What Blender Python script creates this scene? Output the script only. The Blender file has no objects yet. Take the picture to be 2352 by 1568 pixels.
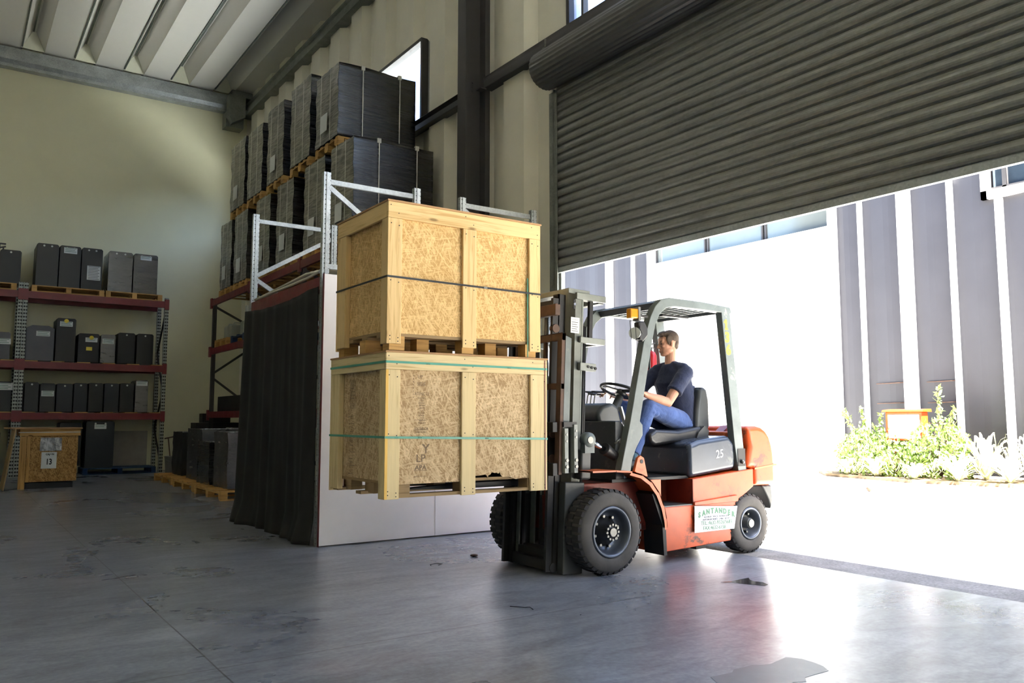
import bpy, bmesh, math, random
from mathutils import Vector, Matrix, Euler
random.seed(7)
PI = math.pi
S = bpy.context.scene
C = S.collection

# ------------------------------------------------------------------ camera, world, sun, exposure
cam_d = bpy.data.cameras.new('camera'); cam = bpy.data.objects.new('camera', cam_d); C.objects.link(cam)
cam_d.sensor_width = 36.0; cam_d.lens = 36.0 * 1869.0 / 2352.0; cam_d.clip_end = 500
cam.location = (0, 0, 1.22)
cam.rotation_euler = Euler((math.radians(90 + 5.47), 0, math.radians(-34.7)), 'XYZ')
S.camera = cam

W = bpy.data.worlds.new('sky'); S.world = W; W.use_nodes = True
wn = W.node_tree.nodes; wl = W.node_tree.links; wn.clear()
sky = wn.new('ShaderNodeTexSky'); sky.sky_type = 'NISHITA'; sky.sun_disc = False
sky.sun_elevation = math.radians(60); sky.sun_rotation = math.radians(180); sky.air_density = 1.0; sky.dust_density = 2.0
bg = wn.new('ShaderNodeBackground'); bg.inputs['Strength'].default_value = 0.6
wo = wn.new('ShaderNodeOutputWorld')
wl.new(sky.outputs[0], bg.inputs[0]); wl.new(bg.outputs[0], wo.inputs[0])

sd = bpy.data.lights.new('sun', 'SUN'); sd.energy = 42.0; sd.angle = math.radians(0.6); sd.color = (1.0, 0.96, 0.88)
sun = bpy.data.objects.new('sun', sd); C.objects.link(sun)
sdir = Vector((0.012, math.cos(math.radians(60)), -math.sin(math.radians(60))))   # travels towards +y and down, along the street
sun.rotation_euler = sdir.to_track_quat('-Z', 'Y').to_euler(); sun.location = (12, -8, 14)

S.view_settings.view_transform = 'Standard'; S.view_settings.look = 'None'
S.view_settings.exposure = 1.25; S.view_settings.gamma = 1.0; S.view_settings.use_curve_mapping = False
S.cycles.use_denoising = True
S.cycles.max_bounces = 10; S.cycles.diffuse_bounces = 6; S.cycles.glossy_bounces = 4; S.cycles.transparent_max_bounces = 12
S.cycles.sample_clamp_indirect = 8.0
S.cycles.caustics_reflective = False; S.cycles.caustics_refractive = False

# ------------------------------------------------------------------ materials
def lin(c):
    return tuple(((v / 12.92) if v <= 0.04045 else ((v + 0.055) / 1.055) ** 2.4) for v in c)
def rgb(r, g, b): return lin((r / 255, g / 255, b / 255)) + (1.0,)

class NT:
    def __init__(s, name):
        s.m = bpy.data.materials.new(name); s.m.use_nodes = True
        s.t = s.m.node_tree; s.n = s.t.nodes; s.l = s.t.links
        s.b = s.n['Principled BSDF']; s.tc = None
    def node(s, typ, **kw):
        x = s.n.new(typ)
        for k, v in kw.items(): setattr(x, k, v)
        return x
    def val(s, sock, v):
        if isinstance(v, bpy.types.NodeSocket): s.l.new(v, sock)
        else: sock.default_value = v
    def coord(s, which='Object'):
        if s.tc is None: s.tc = s.node('ShaderNodeTexCoord')
        return s.tc.outputs[which]
    def mapping(s, vec, scale=(1, 1, 1), rot=(0, 0, 0), loc=(0, 0, 0)):
        m = s.node('ShaderNodeMapping'); s.l.new(vec, m.inputs['Vector'])
        m.inputs['Scale'].default_value = scale; m.inputs['Rotation'].default_value = rot; m.inputs['Location'].default_value = loc
        return m.outputs[0]
    def noise(s, vec, scale, detail=3, rough=0.5, dist=0.0):
        m = s.node('ShaderNodeTexNoise'); s.l.new(vec, m.inputs['Vector'])
        m.inputs['Scale'].default_value = scale; m.inputs['Detail'].default_value = detail
        m.inputs['Roughness'].default_value = rough; m.inputs['Distortion'].default_value = dist
        return m.outputs['Fac']
    def math(s, op, a, b=0.0, c=0.0, clamp=False):
        m = s.node('ShaderNodeMath', operation=op); m.use_clamp = clamp
        s.val(m.inputs[0], a); s.val(m.inputs[1], b); s.val(m.inputs[2], c)
        return m.outputs[0]
    def ramp(s, fac, stops, interp='LINEAR'):
        r = s.node('ShaderNodeValToRGB'); s.l.new(fac, r.inputs[0]); cr = r.color_ramp; cr.interpolation = interp
        while len(cr.elements) < len(stops): cr.elements.new(0.5)
        for e, (p, c) in zip(cr.elements, stops):
            e.position = p; e.color = c if len(c) == 4 else tuple(c) + (1.0,)
        return r.outputs[0]
    def mix(s, fac, a, b, blend='MIX'):
        m = s.node('ShaderNodeMix', data_type='RGBA', blend_type=blend)
        s.val(m.inputs[0], fac); s.val(m.inputs[6], a); s.val(m.inputs[7], b)
        return m.outputs[2]
    def sep(s, vec):
        m = s.node('ShaderNodeSeparateXYZ'); s.l.new(vec, m.inputs[0]); return m.outputs
    def comb(s, x=0.0, y=0.0, z=0.0):
        m = s.node('ShaderNodeCombineXYZ'); s.val(m.inputs[0], x); s.val(m.inputs[1], y); s.val(m.inputs[2], z); return m.outputs[0]
    def bump(s, h, strength=0.3, dist=0.01):
        b = s.node('ShaderNodeBump'); b.inputs['Strength'].default_value = strength; b.inputs['Distance'].default_value = dist
        s.l.new(h, b.inputs['Height']); s.l.new(b.outputs[0], s.b.inputs['Normal'])
    def set(s, **kw):
        for k, v in kw.items(): s.val(s.b.inputs[k.replace('_', ' ')], v)
        return s.m

G1 = lambda v: (v, v, v, 1.0)
def plain(name, col, rough=0.5, metal=0.0, var=0.12, scale=6.0, spec=0.5, bump=0.0):
    t = NT(name); v = t.coord()
    n = t.noise(v, scale, 4, 0.6)
    dark = tuple(c * (1 - var) for c in col[:3]) + (1,); lite = tuple(min(1, c * (1 + var)) for c in col[:3]) + (1,)
    c = t.ramp(n, [(0.3, dark), (0.7, lite)])
    t.set(Base_Color=c, Roughness=rough, Metallic=metal); t.b.inputs['Specular IOR Level'].default_value = spec
    ra = min(0.2, var * 1.6); r = t.math('MULTIPLY_ADD', n, ra, rough - ra / 2, clamp=True); t.val(t.b.inputs['Roughness'], r)
    if bump: t.bump(t.noise(v, scale * 6, 3), bump)
    return t.m

def worn(name, col, wear, rough=0.45, amount=0.62, scale=5.0, metal=0.0, streak=(1, 1, 1)):
    """painted metal with chips and rubbed patches of a second colour"""
    t = NT(name); v = t.coord(); vm = t.mapping(v, streak)
    a = t.noise(vm, scale, 8, 0.7, 0.4); b = t.noise(v, scale * 0.35, 3, 0.5)
    f = t.math('MULTIPLY', t.ramp(a, [(amount, G1(0)), (amount + 0.06, G1(1))]), t.ramp(b, [(0.42, G1(0)), (0.6, G1(1))]))
    base = t.ramp(t.noise(v, scale * 0.8, 5, 0.6), [(0.3, tuple(c * 0.78 for c in col[:3]) + (1,)), (0.7, tuple(min(1, c * 1.15) for c in col[:3]) + (1,))])
    c = t.mix(f, base, wear)
    t.set(Base_Color=c, Metallic=metal); t.val(t.b.inputs['Roughness'], t.math('MULTIPLY_ADD', a, 0.35, rough - 0.15, clamp=True))
    t.bump(a, 0.08)
    return t.m

def osb(name, light, mid, dark, stain=0.0):
    t = NT(name); v = t.coord(); s = t.sep(v)
    u = t.math('ADD', s[0], s[1]); base = t.comb(u, s[2], 0.0)
    layers = []
    for i, (ang, sc) in enumerate(((1.25, 10.0), (0.75, 12.0), (1.9, 11.0), (-0.2, 14.0))):
        m = t.mapping(base, (sc * 1.0, sc * 7.0, 1), (0, 0, ang), (i * 3.7, i * 1.9, i))
        # rotation first, then stretch, so flakes lie at different angles
        r = t.mapping(base, (1, 1, 1), (0, 0, ang), (i * 3.7, i * 1.9, 0)); m = t.mapping(r, (sc * .8, sc * 6.5, 1))
        vo = t.node('ShaderNodeTexVoronoi'); vo.inputs['Scale'].default_value = 1.6; vo.inputs['Randomness'].default_value = 0.9
        t.l.new(m, vo.inputs['Vector']); layers.append(t.sep(vo.outputs['Color'])[0])
    g = t.math('ADD', t.math('ADD', layers[0], layers[1]), t.math('ADD', layers[2], layers[3]))
    top = t.math('MAXIMUM', t.math('MAXIMUM', layers[0], layers[1]), t.math('MAXIMUM', layers[2], layers[3]))
    g = t.math('ADD', t.math('MULTIPLY', g, 0.17), t.math('MULTIPLY', t.math('SUBTRACT', top, 0.8), 0.9))
    fine = t.noise(base, 70, 4, 0.6)
    g = t.math('ADD', g, t.math('MULTIPLY', t.math('SUBTRACT', fine, 0.5), 0.5))
    col = t.ramp(g, [(0.08, dark), (0.26, mid), (0.46, light), (0.70, tuple(min(1, c * 1.22) for c in light[:3]) + (1,))])
    if stain:
        n = t.noise(base, 2.2, 5, 0.6); col = t.mix(t.math('MULTIPLY', t.ramp(n, [(0.45, G1(0)), (0.75, G1(1))]), stain), col, dark)
    t.set(Base_Color=col, Roughness=0.75); t.b.inputs['Specular IOR Level'].default_value = 0.25
    t.bump(g, 0.12, 0.003)
    return t.m

def wood(name, light, dark, knots=True, rough=0.7):
    t = NT(name); v = t.coord('UV')
    m = t.mapping(v, (1.2, 26, 1)); n = t.noise(m, 1.6, 4, 0.6, 1.2); n2 = t.noise(t.mapping(v, (0.7, 3, 1)), 1.3, 2)
    g = t.math('ADD', t.math('MULTIPLY', n, 0.75), t.math('MULTIPLY', n2, 0.4))
    col = t.ramp(g, [(0.38, dark), (0.55, light), (0.8, tuple(min(1, c * 1.12) for c in light[:3]) + (1,))])
    if knots:
        vo = t.node('ShaderNodeTexVoronoi'); vo.inputs['Scale'].default_value = 1.0
        t.l.new(t.mapping(v, (2.3, 7.5, 1)), vo.inputs['Vector'])
        k = t.ramp(vo.outputs['Distance'], [(0.05, G1(1)), (0.11, G1(0))])
        col = t.mix(t.math('MULTIPLY', k, 0.8), col, tuple(c * 0.35 for c in dark[:3]) + (1,))
    t.set(Base_Color=col, Roughness=rough); t.b.inputs['Specular IOR Level'].default_value = 0.25
    t.bump(n, 0.15, 0.003)
    return t.m

def galvanised(name, col, holes=None, rough=0.38, metal=0.6):
    """zinc spangle, optional punched holes: holes = (pitch, radius, offsets across) in UV metres"""
    t = NT(name); v = t.coord()
    vo = t.node('ShaderNodeTexVoronoi'); vo.inputs['Scale'].default_value = 55; t.l.new(v, vo.inputs['Vector'])
    sp = t.sep(vo.outputs['Color'])[0]; n = t.noise(v, 5, 3)
    g = t.math('ADD', t.math('MULTIPLY', sp, 0.3), t.math('MULTIPLY', n, 0.7))
    c = t.ramp(g, [(0.25, tuple(x * 0.75 for x in col[:3]) + (1,)), (0.75, tuple(min(1, x * 1.2) for x in col[:3]) + (1,))])
    if holes:
        pitch, rad, offs = holes; uv = t.sep(t.coord('UV'))
        du = t.math('SUBTRACT', t.math('FRACT', t.math('DIVIDE', uv[0], pitch)), 0.5); du = t.math('MULTIPLY', du, pitch)
        mask = None
        for o in offs:
            dv = t.math('SUBTRACT', uv[1], o)
            d = t.math('SQRT', t.math('ADD', t.math('MULTIPLY', du, du), t.math('MULTIPLY', dv, dv)))
            k = t.math('LESS_THAN', d, rad); mask = k if mask is None else t.math('MAXIMUM', mask, k)
        c = t.mix(mask, c, (0.008, 0.008, 0.008, 1))
        t.val(t.b.inputs['Metallic'], t.math('MULTIPLY', t.math('SUBTRACT', 1.0, mask), metal))
    else: t.b.inputs['Metallic'].default_value = metal
    t.val(t.b.inputs['Base Color'], c); t.val(t.b.inputs['Roughness'], t.math('MULTIPLY_ADD', sp, 0.15, rough, clamp=True))
    return t.m

def film(name, base, haze, rough=0.28, streaks=(.6, .6, 24), amt=1.0, bs=0.22):
    """dark goods under layers of clear stretch film"""
    t = NT(name); v = t.coord(); m = t.mapping(v, streaks, (0.12, 0.1, 0.05))
    n = t.noise(m, 2.4, 8, 0.7, 0.25); w = t.noise(m, 7.0, 4, 0.6, 0.3)
    c = t.mix(t.math('MULTIPLY', t.ramp(n, [(0.42, G1(0)), (0.72, G1(1))]), amt), base, haze)
    t.set(Base_Color=c); t.val(t.b.inputs['Roughness'], t.math('MULTIPLY_ADD', n, 0.35, rough - 0.12, clamp=True))
    t.b.inputs['Specular IOR Level'].default_value = 0.9
    t.b.inputs['Coat Weight'].default_value = 0.6; t.b.inputs['Coat Roughness'].default_value = 0.2
    t.bump(t.math('ADD', n, t.math('MULTIPLY', w, 0.7)), bs, 0.02)
    return t.m

def clear(name, tint=(0.9, 0.95, 1.0, 1), gloss=0.12, haze=0.0):
    t = NT(name); t.n.remove(t.b)
    tr = t.node('ShaderNodeBsdfTransparent'); tr.inputs[0].default_value = tint
    gl = t.node('ShaderNodeBsdfGlossy'); gl.inputs['Roughness'].default_value = 0.04
    fr = t.node('ShaderNodeLayerWeight'); fr.inputs[0].default_value = 0.5
    mx = t.node('ShaderNodeMixShader'); t.l.new(t.math('MULTIPLY_ADD', t.math('POWER', fr.outputs['Facing'], 5.0), 0.7, gloss * 0.3, clamp=True), mx.inputs[0])
    if haze:
        df = t.node('ShaderNodeBsdfTranslucent'); df.inputs[0].default_value = (0.9, 0.9, 0.95, 1)
        m2 = t.node('ShaderNodeMixShader'); m2.inputs[0].default_value = haze
        t.l.new(tr.outputs[0], m2.inputs[1]); t.l.new(df.outputs[0], m2.inputs[2]); t.l.new(m2.outputs[0], mx.inputs[1])
    else: t.l.new(tr.outputs[0], mx.inputs[1])
    t.l.new(gl.outputs[0], mx.inputs[2]); t.l.new(mx.outputs[0], t.n['Material Output'].inputs[0])
    return t.m

M = {}
M['osb_new'] = osb('osb_bright', rgb(214, 180, 126), rgb(204, 168, 112), rgb(186, 148, 92))
M['osb_old'] = osb('osb_weathered', rgb(200, 176, 140), rgb(188, 162, 124), rgb(160, 132, 96), 0.45)
M['osb_dark'] = osb('osb_brown', rgb(176, 140, 88), rgb(156, 118, 70), rgb(122, 88, 50))
M['pine'] = wood('pine_board', rgb(218, 188, 136), rgb(190, 154, 100))
M['pine_pale'] = wood('pale_pine_board', rgb(214, 194, 150), rgb(184, 158, 112))
M['pine_edge'] = wood('pine_edge_grain', rgb(226, 186, 104), rgb(190, 142, 66), knots=False)
M['pallet'] = wood('pallet_wood', rgb(190, 150, 92), rgb(138, 100, 56))
M['pallet_grey'] = wood('grey_pallet_wood', rgb(150, 126, 92), rgb(104, 82, 56))
M['ply'] = wood('lid_plywood', rgb(170, 134, 96), rgb(124, 90, 60), knots=False)
M['blue_wood'] = wood('blue_painted_wood', rgb(34, 60, 96), rgb(22, 40, 66), knots=False)
M['galv'] = galvanised('galvanised_steel', rgb(168, 174, 176))
M['galv_dull'] = galvanised('dull_galvanised_steel', rgb(132, 136, 130), rough=0.5, metal=0.6)
M['post'] = galvanised('punched_rack_post', rgb(176, 182, 184), (0.05, 0.006, (0.022, 0.075)))
M['post_far'] = galvanised('slotted_rack_post', rgb(158, 162, 156), (0.075, 0.019, (0.03, 0.075)), rough=0.5, metal=0.5)
M['rack_red'] = worn('dark_red_beam_paint', rgb(112, 34, 40), rgb(150, 90, 90), 0.42, 0.66, 6)
M['rack_dark'] = plain('dark_rack_steel', rgb(62, 60, 58), 0.5, 0.4)
M['orange'] = worn('orange_paint', rgb(190, 72, 18), rgb(84, 44, 28), 0.42, 0.55, 5.0)
M['orange_worn'] = worn('faded_orange_paint', rgb(204, 96, 44), rgb(124, 60, 34), 0.4, 0.56, 5.5, streak=(1, 1, 4))
M['red_dark'] = worn('dirty_red_paint', rgb(120, 44, 28), rgb(60, 30, 24), 0.55, 0.5, 6)
M['fk_grey'] = worn('grey_green_paint', rgb(98, 106, 104), rgb(138, 140, 130), 0.42, 0.6, 8)
M['fk_dark'] = worn('dark_grey_paint', rgb(62, 64, 64), rgb(92, 92, 90), 0.45, 0.6, 8)
M['fk_black'] = plain('black_grease_steel', rgb(34, 33, 33), 0.5, 0.3)
M['mast'] = worn('mast_grey_paint', rgb(130, 134, 128), rgb(160, 162, 152), 0.42, 0.58, 7, streak=(1, 1, 0.4))
M['rust'] = plain('rust_brown_steel', rgb(84, 62, 50), 0.65, 0.2, 0.3, 9)
M['hood'] = worn('dark_blue_grey_cover', rgb(52, 60, 72), rgb(120, 124, 116), 0.22, 0.58, 3.2)
M['chrome'] = plain('polished_rod', rgb(200, 205, 210), 0.15, 1.0, 0.05)
M['steel'] = plain('bare_steel', rgb(120, 120, 116), 0.4, 0.8, 0.2, 20)
M['tyre'] = plain('rubber_tyre', rgb(76, 73, 70), 0.75, 0.0, 0.25, 7, 0.3, 0.1)
M['tyre_dark'] = plain('rubber_tread', rgb(50, 49, 49), 0.8, 0.0, 0.25, 9, 0.3, 0.1)
M['rim'] = plain('wheel_rim_paint', rgb(84, 90, 100), 0.38, 0.5, 0.15)
M['rim_dark'] = plain('wheel_hub_dark', rgb(30, 31, 33), 0.5, 0.3)
M['black_plastic'] = plain('black_plastic', rgb(26, 26, 27), 0.4, 0, 0.1)
M['seat'] = plain('black_vinyl', rgb(30, 30, 31), 0.38, 0, 0.2, 8, 0.5, 0.1)
M['seat_grey'] = plain('grey_vinyl', rgb(58, 62, 64), 0.45, 0, 0.15, 8)
M['amber'] = plain('amber_lens', rgb(214, 140, 20), 0.2, 0, 0.05); 
M['lens'] = plain('lamp_glass', rgb(200, 204, 200), 0.12, 0.3, 0.05)
M['yellow'] = plain('yellow_sticker', rgb(236, 212, 60), 0.4, 0, 0.05)
M['white'] = plain('white_sticker', rgb(200, 202, 202), 0.4, 0, 0.04)
M['paper'] = plain('white_paper', rgb(214, 218, 220), 0.7, 0, 0.04)
M['ink'] = plain('black_ink', rgb(24, 24, 26), 0.6, 0, 0.02)
M['green_ink'] = plain('green_ink', rgb(20, 104, 70), 0.5, 0, 0.02)
M['blue_ink'] = plain('blue_grey_ink', rgb(40, 56, 84), 0.5, 0, 0.02)
M['stamp'] = plain('faded_stamp_ink', rgb(122, 102, 80), 0.8, 0, 0.3, 60)
M['strap_black'] = plain('black_strap', rgb(40, 42, 46), 0.35, 0, 0.1)
M['strap_green'] = plain('green_strap', rgb(70, 150, 132), 0.3, 0, 0.1)
M['strap_white'] = plain('white_strap', rgb(190, 190, 184), 0.4, 0, 0.05)
M['strap_red'] = plain('dark_red_strap', rgb(116, 34, 30), 0.4, 0, 0.05)
M['panel_white'] = plain('white_board', rgb(232, 230, 232), 0.4, 0, 0.04, 2, 0.4)
M['curtain'] = plain('black_curtain_cloth', rgb(24, 23, 24), 0.7, 0, 0.2, 5, 0.4, 0.05)
M['wrap'] = film('black_wrapped_goods', rgb(9, 10, 13), rgb(44, 45, 50), 0.22, amt=.6)
M['wrap_side_sheen'] = film('wrapped_goods_side_sheen', rgb(66, 66, 61), rgb(172, 170, 156), 0.36, (1, 1.2, 15), bs=.4)  # paler grey paints in the grazing reflection on the side film
M['wrap_clear'] = film('clear_film_over_dark_case', rgb(34, 35, 37), rgb(84, 85, 86), 0.25, (1.2, 1.2, 5), 0.5, .35)
M['case'] = plain('dark_steel_case', rgb(40, 42, 44), 0.45, 0.2, 0.1, 4)
M['case_black'] = plain('black_steel_case', rgb(27, 28, 31), 0.45, 0.2, 0.1, 4)
M['case_grey'] = plain('grey_steel_case', rgb(76, 78, 84), 0.45, 0.2, 0.15, 4)
M['case_blue'] = plain('blue_black_case', rgb(29, 33, 41), 0.4, 0.2, 0.1, 4)
M['hole'] = plain('lifting_eye_white', rgb(196, 200, 196), 0.5, 0, 0.02)
M['jerry'] = plain('milky_plastic', rgb(150, 154, 144), 0.45, 0, 0.1)
M['bucket'] = plain('grey_white_plastic', rgb(150, 148, 142), 0.5, 0, 0.1)
M['hose'] = plain('cream_hose', rgb(196, 190, 172), 0.5, 0, 0.05)
M['column'] = plain('dark_column_paint', rgb(66, 64, 64), 0.5, 0.1, 0.1, 3)
M['shutter'] = None
M['fire_red'] = plain('red_enamel', rgb(176, 26, 34), 0.3, 0, 0.05)
M['rubber_hose'] = plain('black_rubber', rgb(20, 20, 20), 0.5, 0, 0.05)
M['pouch'] = film('clear_plastic_pouch', rgb(120, 122, 128), rgb(215, 218, 224), 0.2, (4, 4, 2), 1.0, 1.0)
M['glass'] = clear('window_glass')
M['glass_haze'] = clear('hazy_window_glass', (0.82, 0.88, 0.98, 1), 0.2, 0.25)

for nm_, col_ in (('skylight', (0.24, 0.235, 0.19, 1)), ('skylight_dim', (0.050, 0.048, 0.042, 1)), ('skylight_old', (0.030, 0.029, 0.025, 1))):
    t = NT('fibreglass_' + nm_); t.n.remove(t.b)
    tl = t.node('ShaderNodeBsdfTranslucent'); tl.inputs[0].default_value = col_
    df = t.node('ShaderNodeBsdfDiffuse'); df.inputs[0].default_value = (.55, .54, .5, 1)
    ad = t.node('ShaderNodeAddShader'); t.l.new(tl.outputs[0], ad.inputs[0]); t.l.new(df.outputs[0], ad.inputs[1])
    t.l.new(ad.outputs[0], t.n['Material Output'].inputs[0]); M[nm_] = t.m
# shutter slats: dull galvanised steel with smeared dirt
t = NT('shutter_slats'); v = t.coord()
n1 = t.noise(t.mapping(v, (1, 1.6, 14)), 2.4, 8, 0.72, 0.4); n2 = t.noise(t.mapping(v, (1, 0.6, 2)), 1.2, 4); n3 = t.noise(v, 26, 4, 0.7)
g = t.math('ADD', t.math('ADD', t.math('MULTIPLY', n1, 0.5), t.math('MULTIPLY', n2, 0.3)), t.math('MULTIPLY', n3, 0.2))
c = t.ramp(g, [(0.36, rgb(104, 106, 102)), (0.5, rgb(127, 129, 124)), (0.66, rgb(146, 148, 143))])
seam = t.math('FRACT', t.math('DIVIDE', t.math('SUBTRACT', t.sep(v)[2], 3.05), 0.108))
c = t.mix(t.math('LESS_THAN', seam, 0.085), c, rgb(52, 52, 48))
t.set(Base_Color=c, Metallic=0.3); t.val(t.b.inputs['Roughness'], t.math('MULTIPLY_ADD', n1, 0.25, 0.3)); M['shutter'] = t.m
M['shutter_drum'] = plain('shutter_drum_steel', rgb(104, 104, 102), 0.36, 0.5, 0.1, 3)

# floor: power-floated concrete, stained, with saw-cut joints
t = NT('polished_concrete'); v = t.coord(); s3 = t.sep(v)
big = t.noise(v, 0.55, 5, 0.6, 0.5); mid = t.noise(t.mapping(v, (1, 2.4, 1)), 2.2, 8, 0.68, 0.8); fine = t.noise(v, 30, 4, 0.6)
g = t.math('ADD', t.math('ADD', t.math('MULTIPLY', big, 0.25), t.math('MULTIPLY', mid, 0.5)), t.math('MULTIPLY', fine, 0.25))
c = t.ramp(g, [(0.38, rgb(84, 88, 95)), (0.5, rgb(118, 123, 132)), (0.62, rgb(148, 152, 160))])
# scuffs and tyre dirt, drawn out along the driving direction
sc1 = t.noise(t.mapping(v, (1.1, 4.5, 1), (0, 0, 0.12)), 1.6, 9, 0.72, 0.4); region = t.noise(v, 0.5, 2, 0.5)
scm = t.math('MULTIPLY', t.ramp(sc1, [(0.50, G1(0)), (0.74, G1(1))]), t.ramp(region, [(0.46, G1(0.1)), (0.66, G1(1))]))
c = t.mix(t.math('MULTIPLY', scm, 0.42), c, rgb(78, 75, 74))
spk = t.noise(t.mapping(v, (2.2, 9, 1), (0, 0, .25)), 5, 6, 0.6, 0.2); c = t.mix(t.math('MULTIPLY', t.ramp(spk, [(0.62, G1(0)), (0.78, G1(1))]), 0.2), c, rgb(70, 68, 68))
# rusty tint patches
c = t.mix(t.math('MULTIPLY', t.ramp(t.noise(v, 0.8, 3, 0.5), [(0.6, G1(0)), (0.75, G1(1))]), 0.22), c, rgb(150, 116, 112))
jm = None
for axis, pos in ((0, 1.165), (1, 4.23), (0, 5.51), (0, -2.9), (1, 8.6), (1, 13.2), (1, -0.7), (1, 17.8)):
    wob = t.math('MULTIPLY', t.math('SUBTRACT', t.noise(v, 1.6, 2), 0.5), 0.012)
    d = t.math('ABSOLUTE', t.math('ADD', t.math('SUBTRACT', s3[axis], pos), wob)); k = t.math('LESS_THAN', d, 0.0045)
    jm = k if jm is None else t.math('MAXIMUM', jm, k)
c = t.mix(t.math('MULTIPLY', jm, 0.75), c, rgb(50, 46, 44))
t.set(Base_Color=c); t.val(t.b.inputs['Roughness'], t.math('ADD', t.math('MULTIPLY_ADD', big, 0.2, 0.19), t.math('MULTIPLY', scm, 0.06), clamp=True))
t.b.inputs['Specular IOR Level'].default_value = 0.5
t.b.inputs['Coat Weight'].default_value = 0.15; t.b.inputs['Coat Roughness'].default_value = 0.22; t.b.inputs['Coat IOR'].default_value = 1.6
t.bump(t.math('ADD', t.math('MULTIPLY', fine, 0.3), t.math('MULTIPLY', big, 0.3)), 0.012, 0.01)
M['floor'] = t.m

t = NT('rough_threshold_concrete'); v = t.coord(); n = t.noise(v, 45, 6, 0.7); nb = t.noise(v, 3, 4)
t.set(Base_Color=t.ramp(t.math('ADD', t.math('MULTIPLY', n, 0.6), t.math('MULTIPLY', nb, 0.4)), [(0.35, rgb(84, 82, 80)), (0.65, rgb(142, 140, 138))]), Roughness=0.85); t.bump(n, 0.6, 0.01); M['threshold'] = t.m
M['street'] = plain('pale_concrete_yard', rgb(206, 203, 196), 0.9, 0, 0.08, 3)
M['wall_cream'] = plain('cream_wall_paint', rgb(214, 212, 184), 0.45, 0, 0.03, 1.2, 0.4)
M['panel_cream'] = plain('cream_panel_paint', rgb(218, 214, 198), 0.42, 0, 0.04, 2, 0.4)
M['deck'] = plain('pale_roof_deck', rgb(228, 225, 218), 0.3, 0.0, 0.012, 1.5, 0.5)
M['deck_end'] = plain('cream_deck_filler', rgb(222, 222, 200), 0.6, 0, 0.03)
M['facade_grey'] = plain('anthracite_facade', rgb(62, 62, 68), 0.5, 0.1, 0.06, 1.5, 0.4)
M['facade_white'] = plain('white_facade', rgb(232, 232, 230), 0.5, 0, 0.02)
M['roof_dark'] = plain('outer_wall', rgb(80, 80, 82), 0.6)

# ------------------------------------------------------------------ mesh helpers
ORG = {}
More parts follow.
